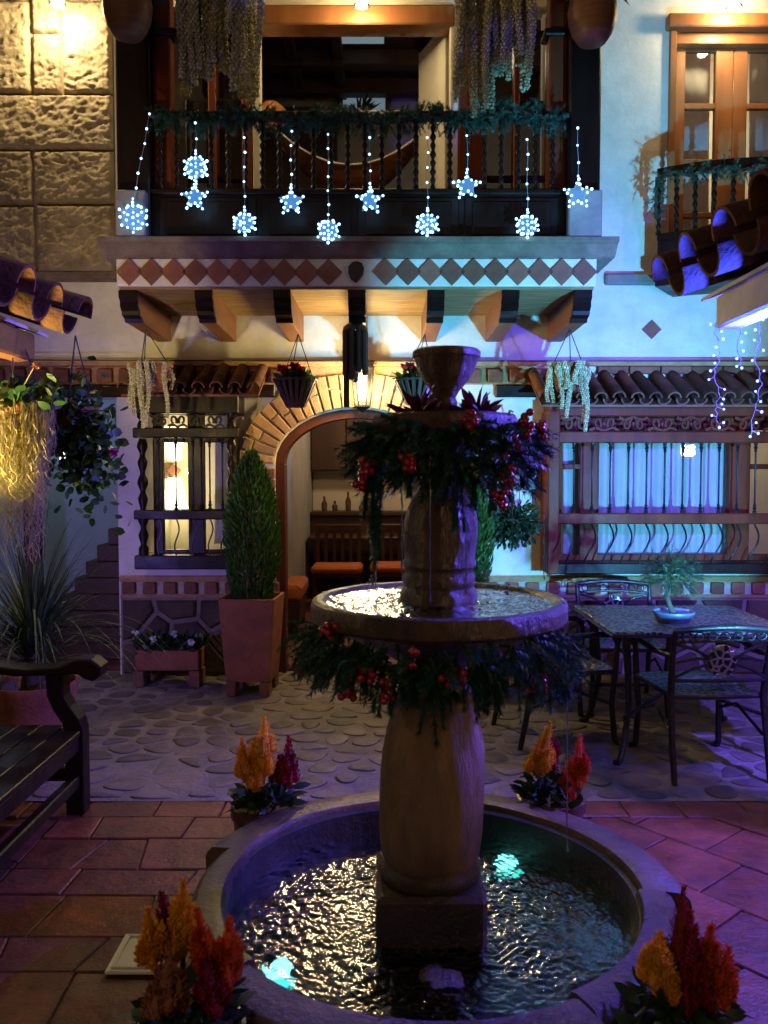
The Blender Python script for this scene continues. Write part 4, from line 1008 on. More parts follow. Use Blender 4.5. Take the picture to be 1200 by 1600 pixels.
g2 = thing('pine_garland', 'dense pine garland with berries wrapped round the upper dish of the fountain', 'garland', (FX, FY, 1.72), 'pine garlands on the fountain')
random.seed(32); b = MB()
for i in range(500):
    a = random.uniform(0, 6.283); r = random.uniform(.15, .225); z = random.uniform(1.6, 1.735)
    d = Vector((math.cos(a + random.gauss(0, .5)) * .8, math.sin(a + random.gauss(0, .5)) * .8, random.uniform(-1.0, .35)))
    sprig(b, (lean(1.7) + r * math.cos(a), FY + r * math.sin(a), z), d, random.uniform(.05, .1), 95, .022, .0018)
for (px, py, Lh) in ((585, 740, .2), (575, 735, .14), (800, 700, .17), (775, 700, .18), (815, 690, .14), (710, 715, .2), (690, 720, .12), (735, 720, .14), (640, 720, .1), (845, 680, .06), (595, 750, .24)):
    a = math.acos(max(-1, min(1, (px - 695) / 150))); c = P(px, py, FY - .2 * math.sin(a))
    for k in range(3): sprig(b, c + Vector((random.uniform(-.012, .012), random.uniform(-.01, .01), .01)), (random.uniform(-.1, .1), random.uniform(-.1, .1), -1), Lh * random.uniform(.85, 1.05), int(260 + 700 * Lh), .02, .0017, .02)
for i in range(16): sprig(b, P(815 + random.uniform(-12, 12), 690, FY - .03), (random.uniform(.3, 1), random.uniform(-.5, .3), random.uniform(-.4, .5)), .09, 60, .024, .0014)
for i in range(16): sprig(b, P(578 + random.uniform(-12, 12), 690, FY - .05), (random.uniform(-1, -.3), random.uniform(-.5, .3), random.uniform(-.5, .3)), .08, 60, .024, .0014)
o = b.build('needles', M['needle'], g2); o['kind'] = 'stuff'
for (px, py, n) in ((572, 735, 7), (568, 748, 4), (636, 720, 6), (738, 660, 5), (822, 665, 7), (845, 672, 5), (800, 740, 6), (785, 775, 7), (805, 700, 4)):
    a = math.acos(max(-1, min(1, (px - 695) / 160))); berries(P(px, py, FY - .27 * math.sin(a)), int(n * 1.5), .02, .0105, g2)
# bromeliads on the dish
for (px, lab) in ((655, 'dark red bromeliad left of the fountain top cup'), (748, 'dark red bromeliad right of the fountain top cup')):
    t = thing('bromeliad', lab, 'plant', P(px, 655, 2.32), 'red bromeliads on the fountain'); b = MB(); c = P(px, 655, 2.3)
    for i in range(34):
        a = random.uniform(0, 6.283); el = random.uniform(.15, 1.5)
        b.leaf(c, (math.cos(a) * math.cos(el), math.sin(a) * math.cos(el), math.sin(el)), random.uniform(.06, .105), .02, .35, seg=4)
    b.build('leaves', M['bromeliad'], t, smooth=60)
# ================================================================== side verandas with tiled roofs
def veranda(sgn, xe, yend, ze, label, bm):
    t = thing('veranda_roof', label, 'roof', (xe, yend, 0)); sl_ = R(17); L_ = 1.9; sp = .33
    up = barrel_mesh(.62, .096, .082, True, 10, .013); dn = barrel_mesh(.62, .096, .082, False, 10, .013)
    n = int((yend - .6) / sp)
    for i in range(n):
        y = yend - .08 - sp * i
        for k in range(3):
            for (me, dy, dz) in ((up, 0, .012), (dn, -sp / 2, -.012)):
                m = Matrix.Translation((xe + sgn * math.cos(sl_) * .56 * k + random.uniform(-.012, .012), y + dy, ze + math.sin(sl_) * .56 * k + dz + .012 * k + random.uniform(-.005, .005))) @ Matrix.Rotation(-sgn * math.pi / 2, 4, 'Z') @ Matrix.Rotation(sl_, 4, 'X') @ Matrix.Rotation(random.uniform(-.04, .04), 4, 'Z')
                inst('roof_tile', me, m, t)
    def along(d, dz): return (xe + sgn * d * math.cos(sl_), ze + d * math.sin(sl_) + dz)
    y0, y1 = .6, yend - .03
    MB().prism([along(.2, -.145), along(L_, -.145), along(L_, -.13), along(.2, -.13)][::1], y0, y1, 'y').build('soffit_board', M['plaster'], t)
    MB().cbox(*sorted((xe + sgn * .22, xe + sgn * .33)), y0, yend - .12, ze - .22, ze - .082, .01).build('wall_plate', M[bm], t)
    for i in range(7):
        y = yend - .35 - .55 * i
        MB().prism([along(.34, -.215), along(L_, -.215), along(L_, -.146), along(.34, -.146)], y, y + .08, 'y').build('rafter', M['beam_wood'], t)
    for y in (yend - .35, 1.2): MB().cbox(*sorted((xe + sgn * .9, xe + sgn * 1.02)), y, y + .12, 0, ze + .1, .012).build('post', M['dark_wood'], t)
    MB().cbox(*sorted((xe + sgn * .88, xe + sgn * 1.04)), y0, yend - .12, ze + .02, ze + .14, .01).build('wall_plate', M['beam_wood'], t)
    return t
veranda(1, 1.2, 3.72, 2.43, 'tiled veranda eave glowing blue underneath at the upper right edge', 'plaster')
veranda(-1, -1.5, 4.26, 2.36, 'tiled veranda eave with orange-lit tile ends at the left edge', 'beam_wood')
# ================================================================== floodlights and lamps
def flood(name, label, p, target, power, col_, lens, spot, size=.05, blend=.35):
    t = thing(name, label, 'floodlight', p); d = (Vector(target) - Vector(p)).normalized(); mt = Matrix.Translation(Vector(p)) @ d.to_track_quat('-Z', 'Y').to_matrix().to_4x4()
    MB().cbox(-.09, .09, -.07, .07, .0, .05, .01, mt).build('housing', M['iron'], t)
    MB().box(-.078, .078, -.058, .058, -.004, -.001, mt).build('lens', M[lens], t)
    e = Vector((p[0], p[1] + .02, 0)) if p[2] < 1.2 else Vector((p[0], p[1] - .02, 2.43 + max(0, abs(p[0]) - 1.2) * .3 - .15)); MB().tube([Vector(p) - d * .03, e], .012).build('bracket', M['iron'], t)
    lamp(name + '_light', 'SPOT', Vector(p) + d * .03, power, col_, t, size, spot, target, blend)
flood('blue_floodlight', 'blue floodlight under the right veranda washing the fountain and tiles', (2.35, 3.25, 2.1), (0, 4.4, .6), 350, (.13, .085, 1), 'blue_lens', 165)
flood('eave_floodlight', 'blue uplight below the right veranda eave', (1.8, 3.1, 1.7), (1.52, 3.22, 2.5), 620, (.02, .05, 1), 'blue_lens', 66)
flood('cyan_floodlight', 'cyan floodlight low under the right veranda aimed at the house wall', (1.95, 2.9, .95), (1.75, 6.5, 2.45), 450, (.1, .58, 1), 'cyan_lens', 66, .03, .25)
flood('violet_floodlight', 'violet floodlight low under the left veranda aimed at the white pilaster', (-2.35, 4.55, .9), (-1.75, 6.5, 1.6), 28, (.3, .22, 1), 'blue_lens', 125)
def bulkhead(px, py, Y, label, power):
    c = P(px, py, Y); t = thing('ceiling_lamp', label, 'lamp', c, 'warm lamps under the main roof')
    MB().lathe([(.03, .02), (.045, -.0), (.04, -.03), (.015, -.045)], c, 16).build('bulb', M['warm_bulb'], t, smooth=60)
    ringp = [c + Vector((.055 * math.cos(a), .055 * math.sin(a), -.035)) for a in [math.pi / 4 * i + .39 for i in range(9)]]
    MB().tube(ringp, .007, 6, False).build('cage_ring', M['iron'], t)
    for i in (0, 2, 4, 6): MB().tube([ringp[i], c + Vector((0, 0, .08)) + (ringp[i] - c) * .6], .005, 5).build('cage_bar', M['iron'], t)
    MB().lathe([(.05, .06), (.05, .09), (.012, .1), (.012, 5.262 - c.z)], c, 12).build('mount', M['iron'], t, smooth=40)
    lamp('ceiling_light', 'POINT', c + Vector((0, -.02, -.06)), power, (1, .78, .4), t, .04)
bulkhead(90, 0, 6.22, 'bright warm lamp above the rough stone wall at the top left', 36)
bulkhead(565, 2, 6.3, 'bright warm lamp above the balcony doorway', 9)
bulkhead(1147, 4, 6.3, 'bright warm lamp above the upper right glass door', 13)
# lamp below the left veranda
c = Vector((-2.15, 3.62, 1.6)); t = thing('veranda_lamp', 'warm yellow lamp hanging below the left veranda eave', 'lamp', c)
MB().ball(c, .045, 10, 8).build('bulb', M['warm_bulb'], t, smooth=80); MB().lathe([(.03, .06), (.03, .12), (.008, .16), (.008, .78)], c, 14).build('hood', M['iron'], t, smooth=40)
lamp('veranda_light', 'SPOT', c + Vector((.05, .03, 0)), 66, (1, .74, .25), t, .05, 118, (-1.6, 4.1, 2.15), .5)
# courtyard lanterns: one on the right whose reflection shows in the long window, one added unseen behind the camera on the left as warm fill
def court_lantern(c, label, power, col_):
    c = Vector(c); t = thing('courtyard_lantern', label, 'lantern', c, 'lanterns round the courtyard')
    MB().lathe([(.03, -.08), (.034, 0), (.03, .08)], c, 10).build('bulb', M['lantern_glow'], t, smooth=60)
    for i in range(6):
        a = math.pi / 3 * i; MB().tube([c + Vector((.06 * math.cos(a), .06 * math.sin(a), -.13)), c + Vector((.09 * math.cos(a), .09 * math.sin(a), .13))], .006, 5).build('lantern_bar', M['iron'], t)
    MB().lathe([(.1, .13), (.1, .145), (.03, .22), (.012, .24), (.012, .4)], c, 6).build('hood', M['iron'], t); MB().lathe([(.01, -.18), (.06, -.14), (.06, -.13)], c, 6).build('base_cap', M['iron'], t)
    lamp('courtyard_light', 'POINT', c + Vector((0, 0, .0)), power, col_, t, .11)
court_lantern((3.9, 2.2, 1.9), 'lit lantern off to the right whose reflection shows in the long window', 52, (1, .55, .28))
court_lantern((-1.3, -1.2, 2.45), 'unseen lantern added behind the camera on the left for warm fill', 22, (1, .6, .36))
# ---- lit lantern on the crown of the arch
YL = 6.36; c = P(566, 605, YL); t = thing('wall_lantern', 'lit iron lantern on the crown of the brick arch', 'lantern', c); h = .14
for i in range(6):
    a0, a1 = math.pi / 3 * i, math.pi / 3 * (i + 1)
    def hp(a, r, z): return (c.x + r * math.cos(a), c.y + r * math.sin(a), c.z + z)
    MB().add([hp(a0, .055, -h), hp(a1, .055, -h), hp(a1, .08, h), hp(a0, .08, h)], [(0, 1, 2, 3)]).build('pane', M['lantern_pane'] if 'lantern_pane' in M else glass('lantern_pane', (1, .95, .85), .15), t)
    MB().tube([hp(a0, .057, -h), hp(a0, .082, h)], .006, 5).build('lantern_bar', M['iron'], t)
MB().lathe([(.03, -.1), (.034, 0), (.034, .06), (.02, .1)], c, 10).build('bulb', M['lantern_glow'], t, smooth=60)
MB().lathe([(.09, h), (.095, h + .012), (.05, h + .07), (.02, h + .09), (.012, h + .12)], c, 6).build('hood', M['iron'], t)
MB().lathe([(.01, -h - .05), (.03, -h - .03), (.06, -h - .01), (.06, -h)], c, 6).build('base_cap', M['iron'], t)
MB().tube([c + Vector((0, 0, h + .1)), c + Vector((0, .05, h + .14)), c + Vector((0, .14, h + .1))], .009, 6).build('bracket', M['iron'], t)
lamp('lantern_light', 'POINT', c + Vector((0, -.09, 0)), 34, (1, .76, .34), t, .1)
# ---- dark tube chime in front of it, hung from the middle corbel
Yc = 5.72; c = P(555, 540, Yc); t = thing('wind_chime', 'dark tubular chime hanging from the middle corbel before the lit lantern', 'chime', c)
MB().lathe([(.088, 0), (.08, .03), (.05, .055), (.012, .07)], P(555, 518, Yc), 18).build('dome_cap', M['black_paint'], t, smooth=50)
MB().tube([P(557, 505, Yc), P(557, 480, Yc)], .004, 5).build('cord', M['rope'], t)
for i in range(9):
    a = 2 * math.pi * i / 9 + .2; x = c.x + .068 * math.cos(a); y = Yc + .068 * math.sin(a); L_ = [.3, .26, .34, .28, .3, .52, .34, .29, .27][i]
    z1 = P(555, 517, Yc).z; MB().lathe([(.021, -L_), (.021, 0), (.016, 0), (.016, -L_)], (x, y, z1), 9, closed=True).build('chime_tube', M['black_paint'], t, smooth=60)
MB().lathe([(.04, -.012), (.04, .012)], P(555, 570, Yc), 12).build('striker', M['black_paint'], t)
# cable along the ledge
tag(MB().tube([(-4, YW - .085, zw(564)), (0, YW - .085, zw(566.5)), (4.5, YW - .085, zw(566))], .006, 5).build('cable', M['wire_black']), 'thin black cable running along the brick ledge', 'cable')
# dark plaque with pale crescent right of the arch
t = thing('wall_plaque', 'black wall plaque with a pale crescent between arch and long window', 'plaque', P(827, 720, 6.45))
MB().cbox(xw(815), xw(838), YW - .06, YW - .002, zw(766), zw(682), .01).build('board', M['black_paint'], t)
cr = [(math.cos(R(a)) * .042, math.sin(R(a)) * .042) for a in range(200, 361, 16)] + [(math.cos(R(a)) * .036 + .004, math.sin(R(a)) * .036 + .016) for a in range(345, 199, -16)]
MB().prism([(xw(827) + a, zw(742) + b) for a, b in cr], YW - .075, YW - .058).build('crescent', M['white_ceramic'], t)
# ================================================================== garlands on the balconies
def garland(name, label, path, n, rad, L_, nn, group, tinsel=0):
    t = thing(name, label, 'garland', path[0], group); b = MB()
    for i in range(n):
        u = random.uniform(0, len(path) - 1.001); k = int(u); p = path[k].lerp(path[k + 1], u - k); a = random.uniform(0, 6.283)
        tn = (path[k + 1] - path[k]).normalized(); s = Vector((random.gauss(0, 1), random.gauss(0, 1), random.gauss(0, 1))); s = (s - tn * s.dot(tn)).normalized()
        sprig(b, p + s * rad * random.uniform(0, .5), (s + tn * random.uniform(-.8, .8)), L_ * random.uniform(.7, 1.2), nn, .03, .0018, .15)
    o = b.build('needles', M['needle'], t); o['kind'] = 'stuff'; MB().tube(path, .012, 6).build('stem', M['bark'], t); return t
random.seed(41)
path = [P(px, 186 + 7 * math.sin(px * .045) + (8 if px < 260 else 0) - (6 if px > 740 else 0), 5.5) for px in range(240, 900, 22)]
garland('pine_garland', 'long dark pine garland along the hand rail of the big balcony', path, 560, .05, .085, 60, 'garlands on the balcony rails')
path = [Vector((*bow(A0 * (1 - 2 * i / 14), rb_ + .05), zt - .07 + .025 * math.sin(i * 2.1))) for i in range(15)]
path = [Vector((*bow(A0 * 1.0, rb_ + .05), zt - .36)), Vector((*bow(A0 * 1.0, rb_ + .06), zt - .2))] + path
g = garland('pine_garland', 'tinselled pine garland with red specks on the small bow balcony', path, 190, .05, .08, 44, 'garlands on the balcony rails')
for i in range(46):
    k = random.randrange(2, len(path) - 1); p = path[k].lerp(path[k + 1], random.random()); inst('berry', bm1, Matrix.Translation(p + Vector((random.gauss(0, .03), -.05 + random.gauss(0, .02), random.gauss(0, .035)))) @ Matrix.Scale(.008, 4), g)
# ================================================================== light strings with stars and snowflakes
def bulbs_mesh(pts, r, mat, parent, name='bulbs'):
    b = MB()
    for p in pts: b.ball(p, r * random.uniform(.85, 1.15), 6, 4)
    o = b.build(name, M[mat], parent, smooth=80); o['kind'] = 'stuff'; return o
def star_pts(c, s, k):
    out = []; vs_ = [(math.sin(math.pi * i / 5) * (s if i % 2 == 0 else s * .45), math.cos(math.pi * i / 5) * (s if i % 2 == 0 else s * .45)) for i in range(10)]
    for i in range(10):
        a, b = vs_[i], vs_[(i + 1) % 10]
        for j in range(2): t = j / 2; out.append(Vector((c.x + a[0] + (b[0] - a[0]) * t, c.y, c.z + a[1] + (b[1] - a[1]) * t)))
    return out, [Vector((c.x + a, c.y, c.z + b)) for a, b in vs_]
def flake_pts(c, s):
    out = [Vector(c)]; arms = []
    for i in range(6):
        a = math.pi / 3 * i + math.pi / 6; d = Vector((math.cos(a), 0, math.sin(a))); arms.append([c, c + d * s])
        for t in (.4, .72, 1.0): out.append(c + d * s * t)
        for sg in (-.6, .6):
            d2 = Vector((math.cos(a + sg), 0, math.sin(a + sg))); out.append(c + d2 * s * .8); arms.append([c + d * s * .5, c + d2 * s * .8])
    return out, arms
def hanging_light(kind, px, ytop, yc, size, label, Y=5.41, bow_=0, power=.13):
    c = P(px, yc, Y); top = P(px + bow_, ytop, Y); t = thing(kind + '_light', label, 'string light', c, 'lit stars and snowflakes hung from the balcony')
    if kind == 'star':
        pts, outl = star_pts(c, size, 2); MB().prism([(p.x, p.z) for p in outl], c.y - .002, c.y + .003).build('acrylic_star', M['lit_acrylic'], t); MB().tube(outl + [outl[0]], .0025, 4, False).build('wire_frame', M['clear_wire'], t)
    else:
        pts, arms = flake_pts(c, size); b = MB()
        for a in arms: b.tube(a, .0022, 4, False)
        b.build('wire_frame', M['clear_wire'], t); MB().prism([(c.x + size * (.98 if k % 2 == 0 else .66) * math.cos(math.pi / 6 * k + math.pi / 6), c.z + size * (.98 if k % 2 == 0 else .66) * math.sin(math.pi / 6 * k + math.pi / 6)) for k in range(12)], c.y - .002, c.y + .003).build('acrylic_flake', M['lit_acrylic'], t)
    pts = [p + Vector((random.gauss(0, .0035), random.gauss(0, .004), random.gauss(0, .0035))) for p in pts if random.random() > .06]
    bulbs_mesh(pts, .0088, 'ice_bulb', t); up = c + Vector((0, 0, size * .95)); n = max(2, int((top - up).length / .085)); cord = [up.lerp(top, i / n) + Vector((.004 * math.sin(i * 2), 0, 0)) for i in range(n + 1)]
    MB().tube(cord, .0018, 4, False).build('cord', M['clear_wire'], t); bulbs_mesh(cord[1:], .0075, 'ice_bulb', t, 'cord_bulbs')
    bulbs_mesh([up.lerp(c, .25), up + Vector((0, 0, .025))], .007, 'ice_bulb', t, 'neck_bulbs')
    lamp('string_light_glow', 'POINT', c + Vector((0, -.03, 0)), power, (.35, .62, 1), t, .05)
hanging_light('snowflake', 208, 178, 340, .098, 'large snowflake light over the left stone plinth of the balcony', 5.39, 26, .16)
hanging_light('snowflake', 306, 192, 262, .085, 'snowflake light hanging directly above a star light near the left balusters')
hanging_light('star', 304, 288, 308, .085, 'star light hanging directly below a snowflake near the left balusters')
hanging_light('snowflake', 382, 215, 348, .078, 'low snowflake light between the left pair and the first single star')
hanging_light('star', 455, 205, 315, .085, 'star light left of the snowflake that touches the balcony cornice')
hanging_light('snowflake', 513, 210, 360, .078, 'lowest snowflake light touching the balcony cornice')
hanging_light('star', 578, 215, 313, .085, 'star light at the middle of the balcony above the carved leaf')
hanging_light('snowflake', 668, 215, 350, .078, 'snowflake light below the hammock right of the balcony middle')
hanging_light('star', 730, 212, 291, .085, 'highest star light right of the hammock')
hanging_light('snowflake', 824, 218, 352, .078, 'low snowflake light near the right end of the balcony')
hanging_light('star', 903, 200, 303, .092, 'star light over the right stone plinth of the balcony', 5.39, 0, .12)
# light strings below the right eave
for (pxs, lab) in (([(1122, 492), (1118, 520), (1126, 552), (1116, 582), (1123, 620), (1117, 640), (1124, 668)], 'blue-white string light nearest the diamond tile below the right eave'),
                   ([(1155, 470), (1157, 510), (1153, 545), (1159, 575)], 'short blue-white string light in the middle below the right eave'),
                   ([(1182, 480), (1188, 520), (1180, 560), (1190, 600), (1178, 640), (1172, 682)], 'blue-white string light at the right frame edge below the eave')):
    pts = [P(a, b, 3.6) for a, b in pxs]; t = thing('fairy_string', lab, 'string light', pts[0], 'fairy light strings under the right eave'); fine = []
    for i in range(len(pts) - 1):
        for k in range(5): fine.append(pts[i].lerp(pts[i + 1], k / 5) + Vector((.006 * math.sin(i * 5 + k * 1.7), 0, 0)))
    MB().tube(fine + [pts[-1]], .0016, 4, False).build('cord', M['clear_wire'], t)
    bl = [fine[i] + Vector((random.choice((-1, 1)) * random.uniform(.008, .03), -.005, -.01)) for i in range(2, len(fine), 2)] + [pts[-1]]
    b = MB()
    for p in bl: q = min(fine, key=lambda f_: (f_ - p).length); b.tube([q, p], .0013, 3, False)
    b.build('twigs', M['clear_wire'], t)['kind'] = 'stuff'; bulbs_mesh(bl, .0058, 'violet_bulb', t)
# ================================================================== hanging plants
def tail(b, p, L_, r, lean_=(0, 0)):
    n = int(L_ / (r * .62)); p = Vector(p)
    for i in range(n):
        t = i / max(1, n - 1); c = p + Vector((lean_[0] * t + .012 * math.sin(t * 5 + p.x * 40), lean_[1] * t, -L_ * t)); rr = r * (1 - .3 * t)
        for k in range(4):
            a = i * 2.4 + k * math.pi / 2; d = Vector((math.cos(a), math.sin(a), .25)) * rr * .62; q = c + d; o2 = rr * .5
            kk = len(b.v); s = Vector((-math.sin(a), math.cos(a), 0)) * o2
            b.v += [tuple(q - d * .9), tuple(q + s + Vector((0, 0, -o2 * .3))), tuple(q + d * .75 + Vector((0, 0, -o2 * .5))), tuple(q - s + Vector((0, 0, -o2 * .3))), tuple(q + Vector((0, 0, o2 * .95))), tuple(q - Vector((0, 0, o2 * 1.3)))]
            for (u, v) in ((0, 1), (1, 2), (2, 3), (3, 0)): b.f.append((kk + u, kk + v, kk + 4)); b.f.append((kk + v, kk + u, kk + 5))
def hang_cords(t, apex, ringc, r, n=3, mat='rope'):
    for i in range(n):
        a = 2 * math.pi * i / n + .4; MB().tube([apex, ringc + Vector((r * math.cos(a), r * math.sin(a), 0))], .0035, 4).build('hanging_cord', M[mat], t)
def big_tails(px0, px1, ys, Y, label, seed):
    rg = random.Random(seed); t = thing('trailing_sedum', label, 'hanging plant', P((px0 + px1) / 2, -30, Y), 'long trailing sedums above the balcony'); n = len(ys)
    for i in range(n * 9):
        u = rg.random(); px = px0 + (px1 - px0) * u; yb = ys[min(n - 1, int(u * n))] - rg.uniform(0, 60 if i % 3 else 8)
        p = P(px, -45, Y + rg.uniform(-.1, .14)); zb_ = P(px, yb, Y).z
        b = MB(); tail(b, p, p.z - zb_, rg.uniform(.026, .038)); b.build('tail', M['sedum'], t, smooth=60)
    c = P((px0 + px1) / 2, -50, Y); MB().lathe([(.1, -.1), (.24, -.02), (.27, .1), (.25, .1)], c, 20).build('pot', M['terracotta'], t, smooth=40); hang_cords(t, c + Vector((0, 0, 5.26 - c.z)), c + Vector((0, 0, .1)), .25)
big_tails(280, 405, [140, 120, 130, 112, 150, 158], 5.5, 'long grey-green trailing sedum curtain before the left balcony window', 1)
big_tails(712, 832, [150, 186, 178, 110, 120, 135], 5.45, 'long grey-green trailing sedum curtain before the right balcony window', 2)
for (px, yb, lab) in ((200, 60, 'dark barrel-shaped pot hanging before the left balcony post at the top'), (925, 69, 'banded clay pot hanging before the right balcony post at the top')):
    c = P(px, yb, 5.2); t = thing('hanging_pot', lab, 'pot', c, 'pots hanging at the balcony posts'); s = .145
    MB().lathe([(.06, 0), (.085, .01), (.12, .06), (.143, .13), (.148, .2), (.138, .26), (.125, .29), (.135, .31), (.12, .31)], c, 28).build('pot', M['stripe_pot'], t, smooth=50)
    hang_cords(t, c + Vector((0, 0, 5.26 - c.z)), c + Vector((0, 0, .31)), .12); b = MB()
    for i in range(120):
        a = random.uniform(0, 6.283); b.leaf(c + Vector((.1 * math.cos(a), .1 * math.sin(a), .31)), (math.cos(a), math.sin(a), random.uniform(-.6, 1)), random.uniform(.06, .16), .03, .4)
    b.build('leaves', M['leaf_dark'], t)
def small_hang(px, ytop, yb, apex, Y, label, kind):
    c = P(px, yb, Y); w_ = .13; hgt = P(px, ytop, Y).z - c.z; t = thing('hanging_basket' if kind == 'slat' else 'hanging_sedum', label, 'hanging basket', c, 'baskets hung under the balcony'); top = c + Vector((0, 0, hgt))
    hang_cords(t, P(*apex, Y), top, w_, 3)
    if kind == 'slat':
        MB().lathe([(.062, 0), (.062, .012)], c, 14).build('base', M['slat_wood'], t); MB().tube([top + Vector((.15 * math.cos(a), .15 * math.sin(a), -.012)) for a in [math.pi / 8 * i for i in range(17)]], .008, 6, False).build('rim', M['slat_wood'], t)
        sm = MB().cbox(-.013, .013, -.006, .006, 0, math.hypot(.09, hgt), .003).mesh('slat', M['slat_wood'])
        for i in range(18):
            a = 2 * math.pi * i / 18; inst('slat', sm, Matrix.Translation(c + Vector((.062 * math.cos(a), .062 * math.sin(a), 0))) @ Matrix.Rotation(a - math.pi / 2, 4, 'Z') @ Matrix.Rotation(-math.atan2(.09, hgt), 4, 'X'), t)
        MB().lathe([(.055, .02), (.12, hgt - .02)], c, 14).build('liner', M['soil'], t, smooth=50)
        b = MB(); fl = MB()
        for i in range(130):
            a = random.uniform(0, 6.283); b.leaf(top + Vector((.1 * math.cos(a) * random.random(), .1 * math.sin(a), -.01)), (math.cos(a) * .9, math.sin(a) * .9, random.uniform(.1, 1.3)), random.uniform(.05, .1), .035, .4)
        for k in range(6):
            q = top + Vector((random.uniform(-.08, .06), -.1 + random.uniform(-.03, .04), random.uniform(.02, .07)))
            for i in range(16): a = random.uniform(0, 6.283); fl.leaf(q, (math.cos(a), math.sin(a), random.uniform(-.3, 1)), .05, .032, .2)
        b.build('leaves', M['leaf_green'], t); fl.build('flowers', M['petal_red'], t)
    else:
        MB().lathe([(.07, 0), (.085, .02), (.13, hgt), (.14, hgt), (.14, hgt + .02), (.12, hgt + .02)], c, 20).build('pot', M['terracotta'], t, smooth=40); b = MB()
        for i in range(26):
            a = random.uniform(0, 6.283); r = random.uniform(.08, .15); L_ = random.choice((.1, .15, .2, .3, .42)) * random.uniform(.8, 1.1); tail(b, top + Vector((r * math.cos(a), r * math.sin(a) - .02, .02)), L_ if math.sin(a) < .4 else .1, .02)
        b.build('tails', M['sedum'], t, smooth=60)
small_hang(238, 575, 612, (228, 514), 5.75, 'clay pot of trailing sedum hung under the left end of the balcony', 'sedum')
small_hang(888, 574, 612, (890, 514), 5.75, 'clay pot of trailing sedum hung under the right end of the balcony', 'sedum')
small_hang(462, 592, 636, (466, 522), 5.85, 'wooden slat basket of red flowers hung left of the lit lantern', 'slat')
small_hang(650, 592, 632, (664, 522), 5.85, 'wooden slat basket hung right of the lantern behind the fountain cup', 'slat')
# foliage ball between fountain and long window
c = P(800, 818, 6.2); t = thing('hanging_shrub', 'round dark-leaved shrub hanging between the fountain urn and the long window', 'hanging plant', c); b = MB()
for i in range(900):
    d = Vector((random.gauss(0, 1), random.gauss(0, 1), random.gauss(0, 1))).normalized() * random.uniform(.04, .19); b.leaf(c + Vector((d.x * 1.1, d.y * .8, d.z * .9)), d + Vector((0, 0, random.uniform(-.05, .04))), .05, .026, .3)
b.build('leaves', M['leaf_dark'], t); MB().lathe([(.05, -.06), (.09, .04), (.08, .04)], c, 14).build('pot', M['glazed_pot'], t); hang_cords(t, c + Vector((0, .0, .82)), c + Vector((0, 0, .04)), .08); MB().tube([c + Vector((0, 0, .83)), c + Vector((0, .16, .85)), c + Vector((0, .31, .72))], .008, 6).build('wall_bracket', M['iron'], t)
# ---- left: spanish moss and ivy geranium below the veranda eave
random.seed(77)
c = P(28, 640, 4.0); t = thing('spanish_moss', 'yellow-lit curtain of stringy moss hanging at the left edge', 'hanging plant', c); b = MB()
for i in range(620):
    px = random.choice((random.gauss(5, 22), random.gauss(35, 16), random.gauss(60, 12))); p = P(px, 625 + random.uniform(-12, 25), 4.0 + random.uniform(-.1, .1)); L_ = random.uniform(.15, .45) if random.random() < .75 else random.uniform(.45, .78)
    if px > 70: L_ *= .6
    pts = []; w_ = random.uniform(0, 6); f_ = random.uniform(40, 70); am = random.uniform(.006, .016)
    for k in range(15):
        s = k / 14; pts.append(p + Vector((am * math.sin(w_ + f_ * s * L_) * (.4 + s), am * math.cos(w_ * 1.3 + f_ * 1.15 * s * L_) * (.4 + s), -L_ * s)))
    b.tube(pts, .0017, 3, False)
o = b.build('strands', M['moss'], t, smooth=80); o['kind'] = 'stuff'
MB().lathe([(.05, -.1), (.11, .0), (.12, .06), (.1, .06)], c + Vector((0, .04, 0)), 14).build('pot', M['terracotta'], t); hang_cords(t, Vector((c.x, c.y, 2.3)), c + Vector((0, .04, .06)), .1)
b = MB()
for i in range(170):
    p = P(random.uniform(-10, 95), random.uniform(600, 640), 4.0 + random.uniform(-.12, .12)); b.leaf(p, (random.gauss(0, 1), random.gauss(0, 1), random.uniform(-.2, 1)), random.uniform(.04, .075), .05, .3, seg=3)
b.build('leaves', M['leaf_green'], t, smooth=80)
MB().tube([P(22, 622, 3.95), P(40, 598, 3.93), P(54, 572, 3.92)], [.005, .004, .003], 5).build('stalk', M['moss'], t)
b = MB()
for i in range(16): b.leaf(P(56, 571, 3.92), (random.gauss(0, 1), random.gauss(0, 1), random.gauss(0, .8)), .022, .014, .3)
b.build('seed_head', M['petal_salmon'], t)
c = P(125, 690, 4.2); t = thing('ivy_geranium', 'leafy ivy geranium with one magenta bloom hanging beside the moss', 'hanging plant', c); b = MB()
for i in range(900):
    u = random.gauss(0, 1); v = random.gauss(0, 1); p = P(128 + 25 * u, 690 + 42 * v + 12 * u, 4.2 + random.uniform(-.13, .13)); b.leaf(p, (random.gauss(0, 1), random.gauss(0, 1) - .6, random.uniform(-.8, .5)), random.uniform(.035, .06), .045, .25, seg=3)
b.build('leaves', M['leaf_green'], t, smooth=80); b = MB()
for i in range(30):
    p0 = P(125 + random.uniform(-20, 20), 640, 4.2); p1 = P(128 + random.gauss(0, 28), 690 + random.gauss(0, 40), 4.2 + random.uniform(-.1, .1)); b.tube([p0, (p0 + p1) / 2 + Vector((random.uniform(-.04, .04), -.05, 0)), p1], .0025, 4, False)
b.build('stems', M['leaf_dark'], t); b = MB(); q = P(178, 707, 4.1)
for i in range(34): b.leaf(q, (random.gauss(0, 1), random.gauss(0, 1), random.gauss(0, 1)), .026, .022, .3)
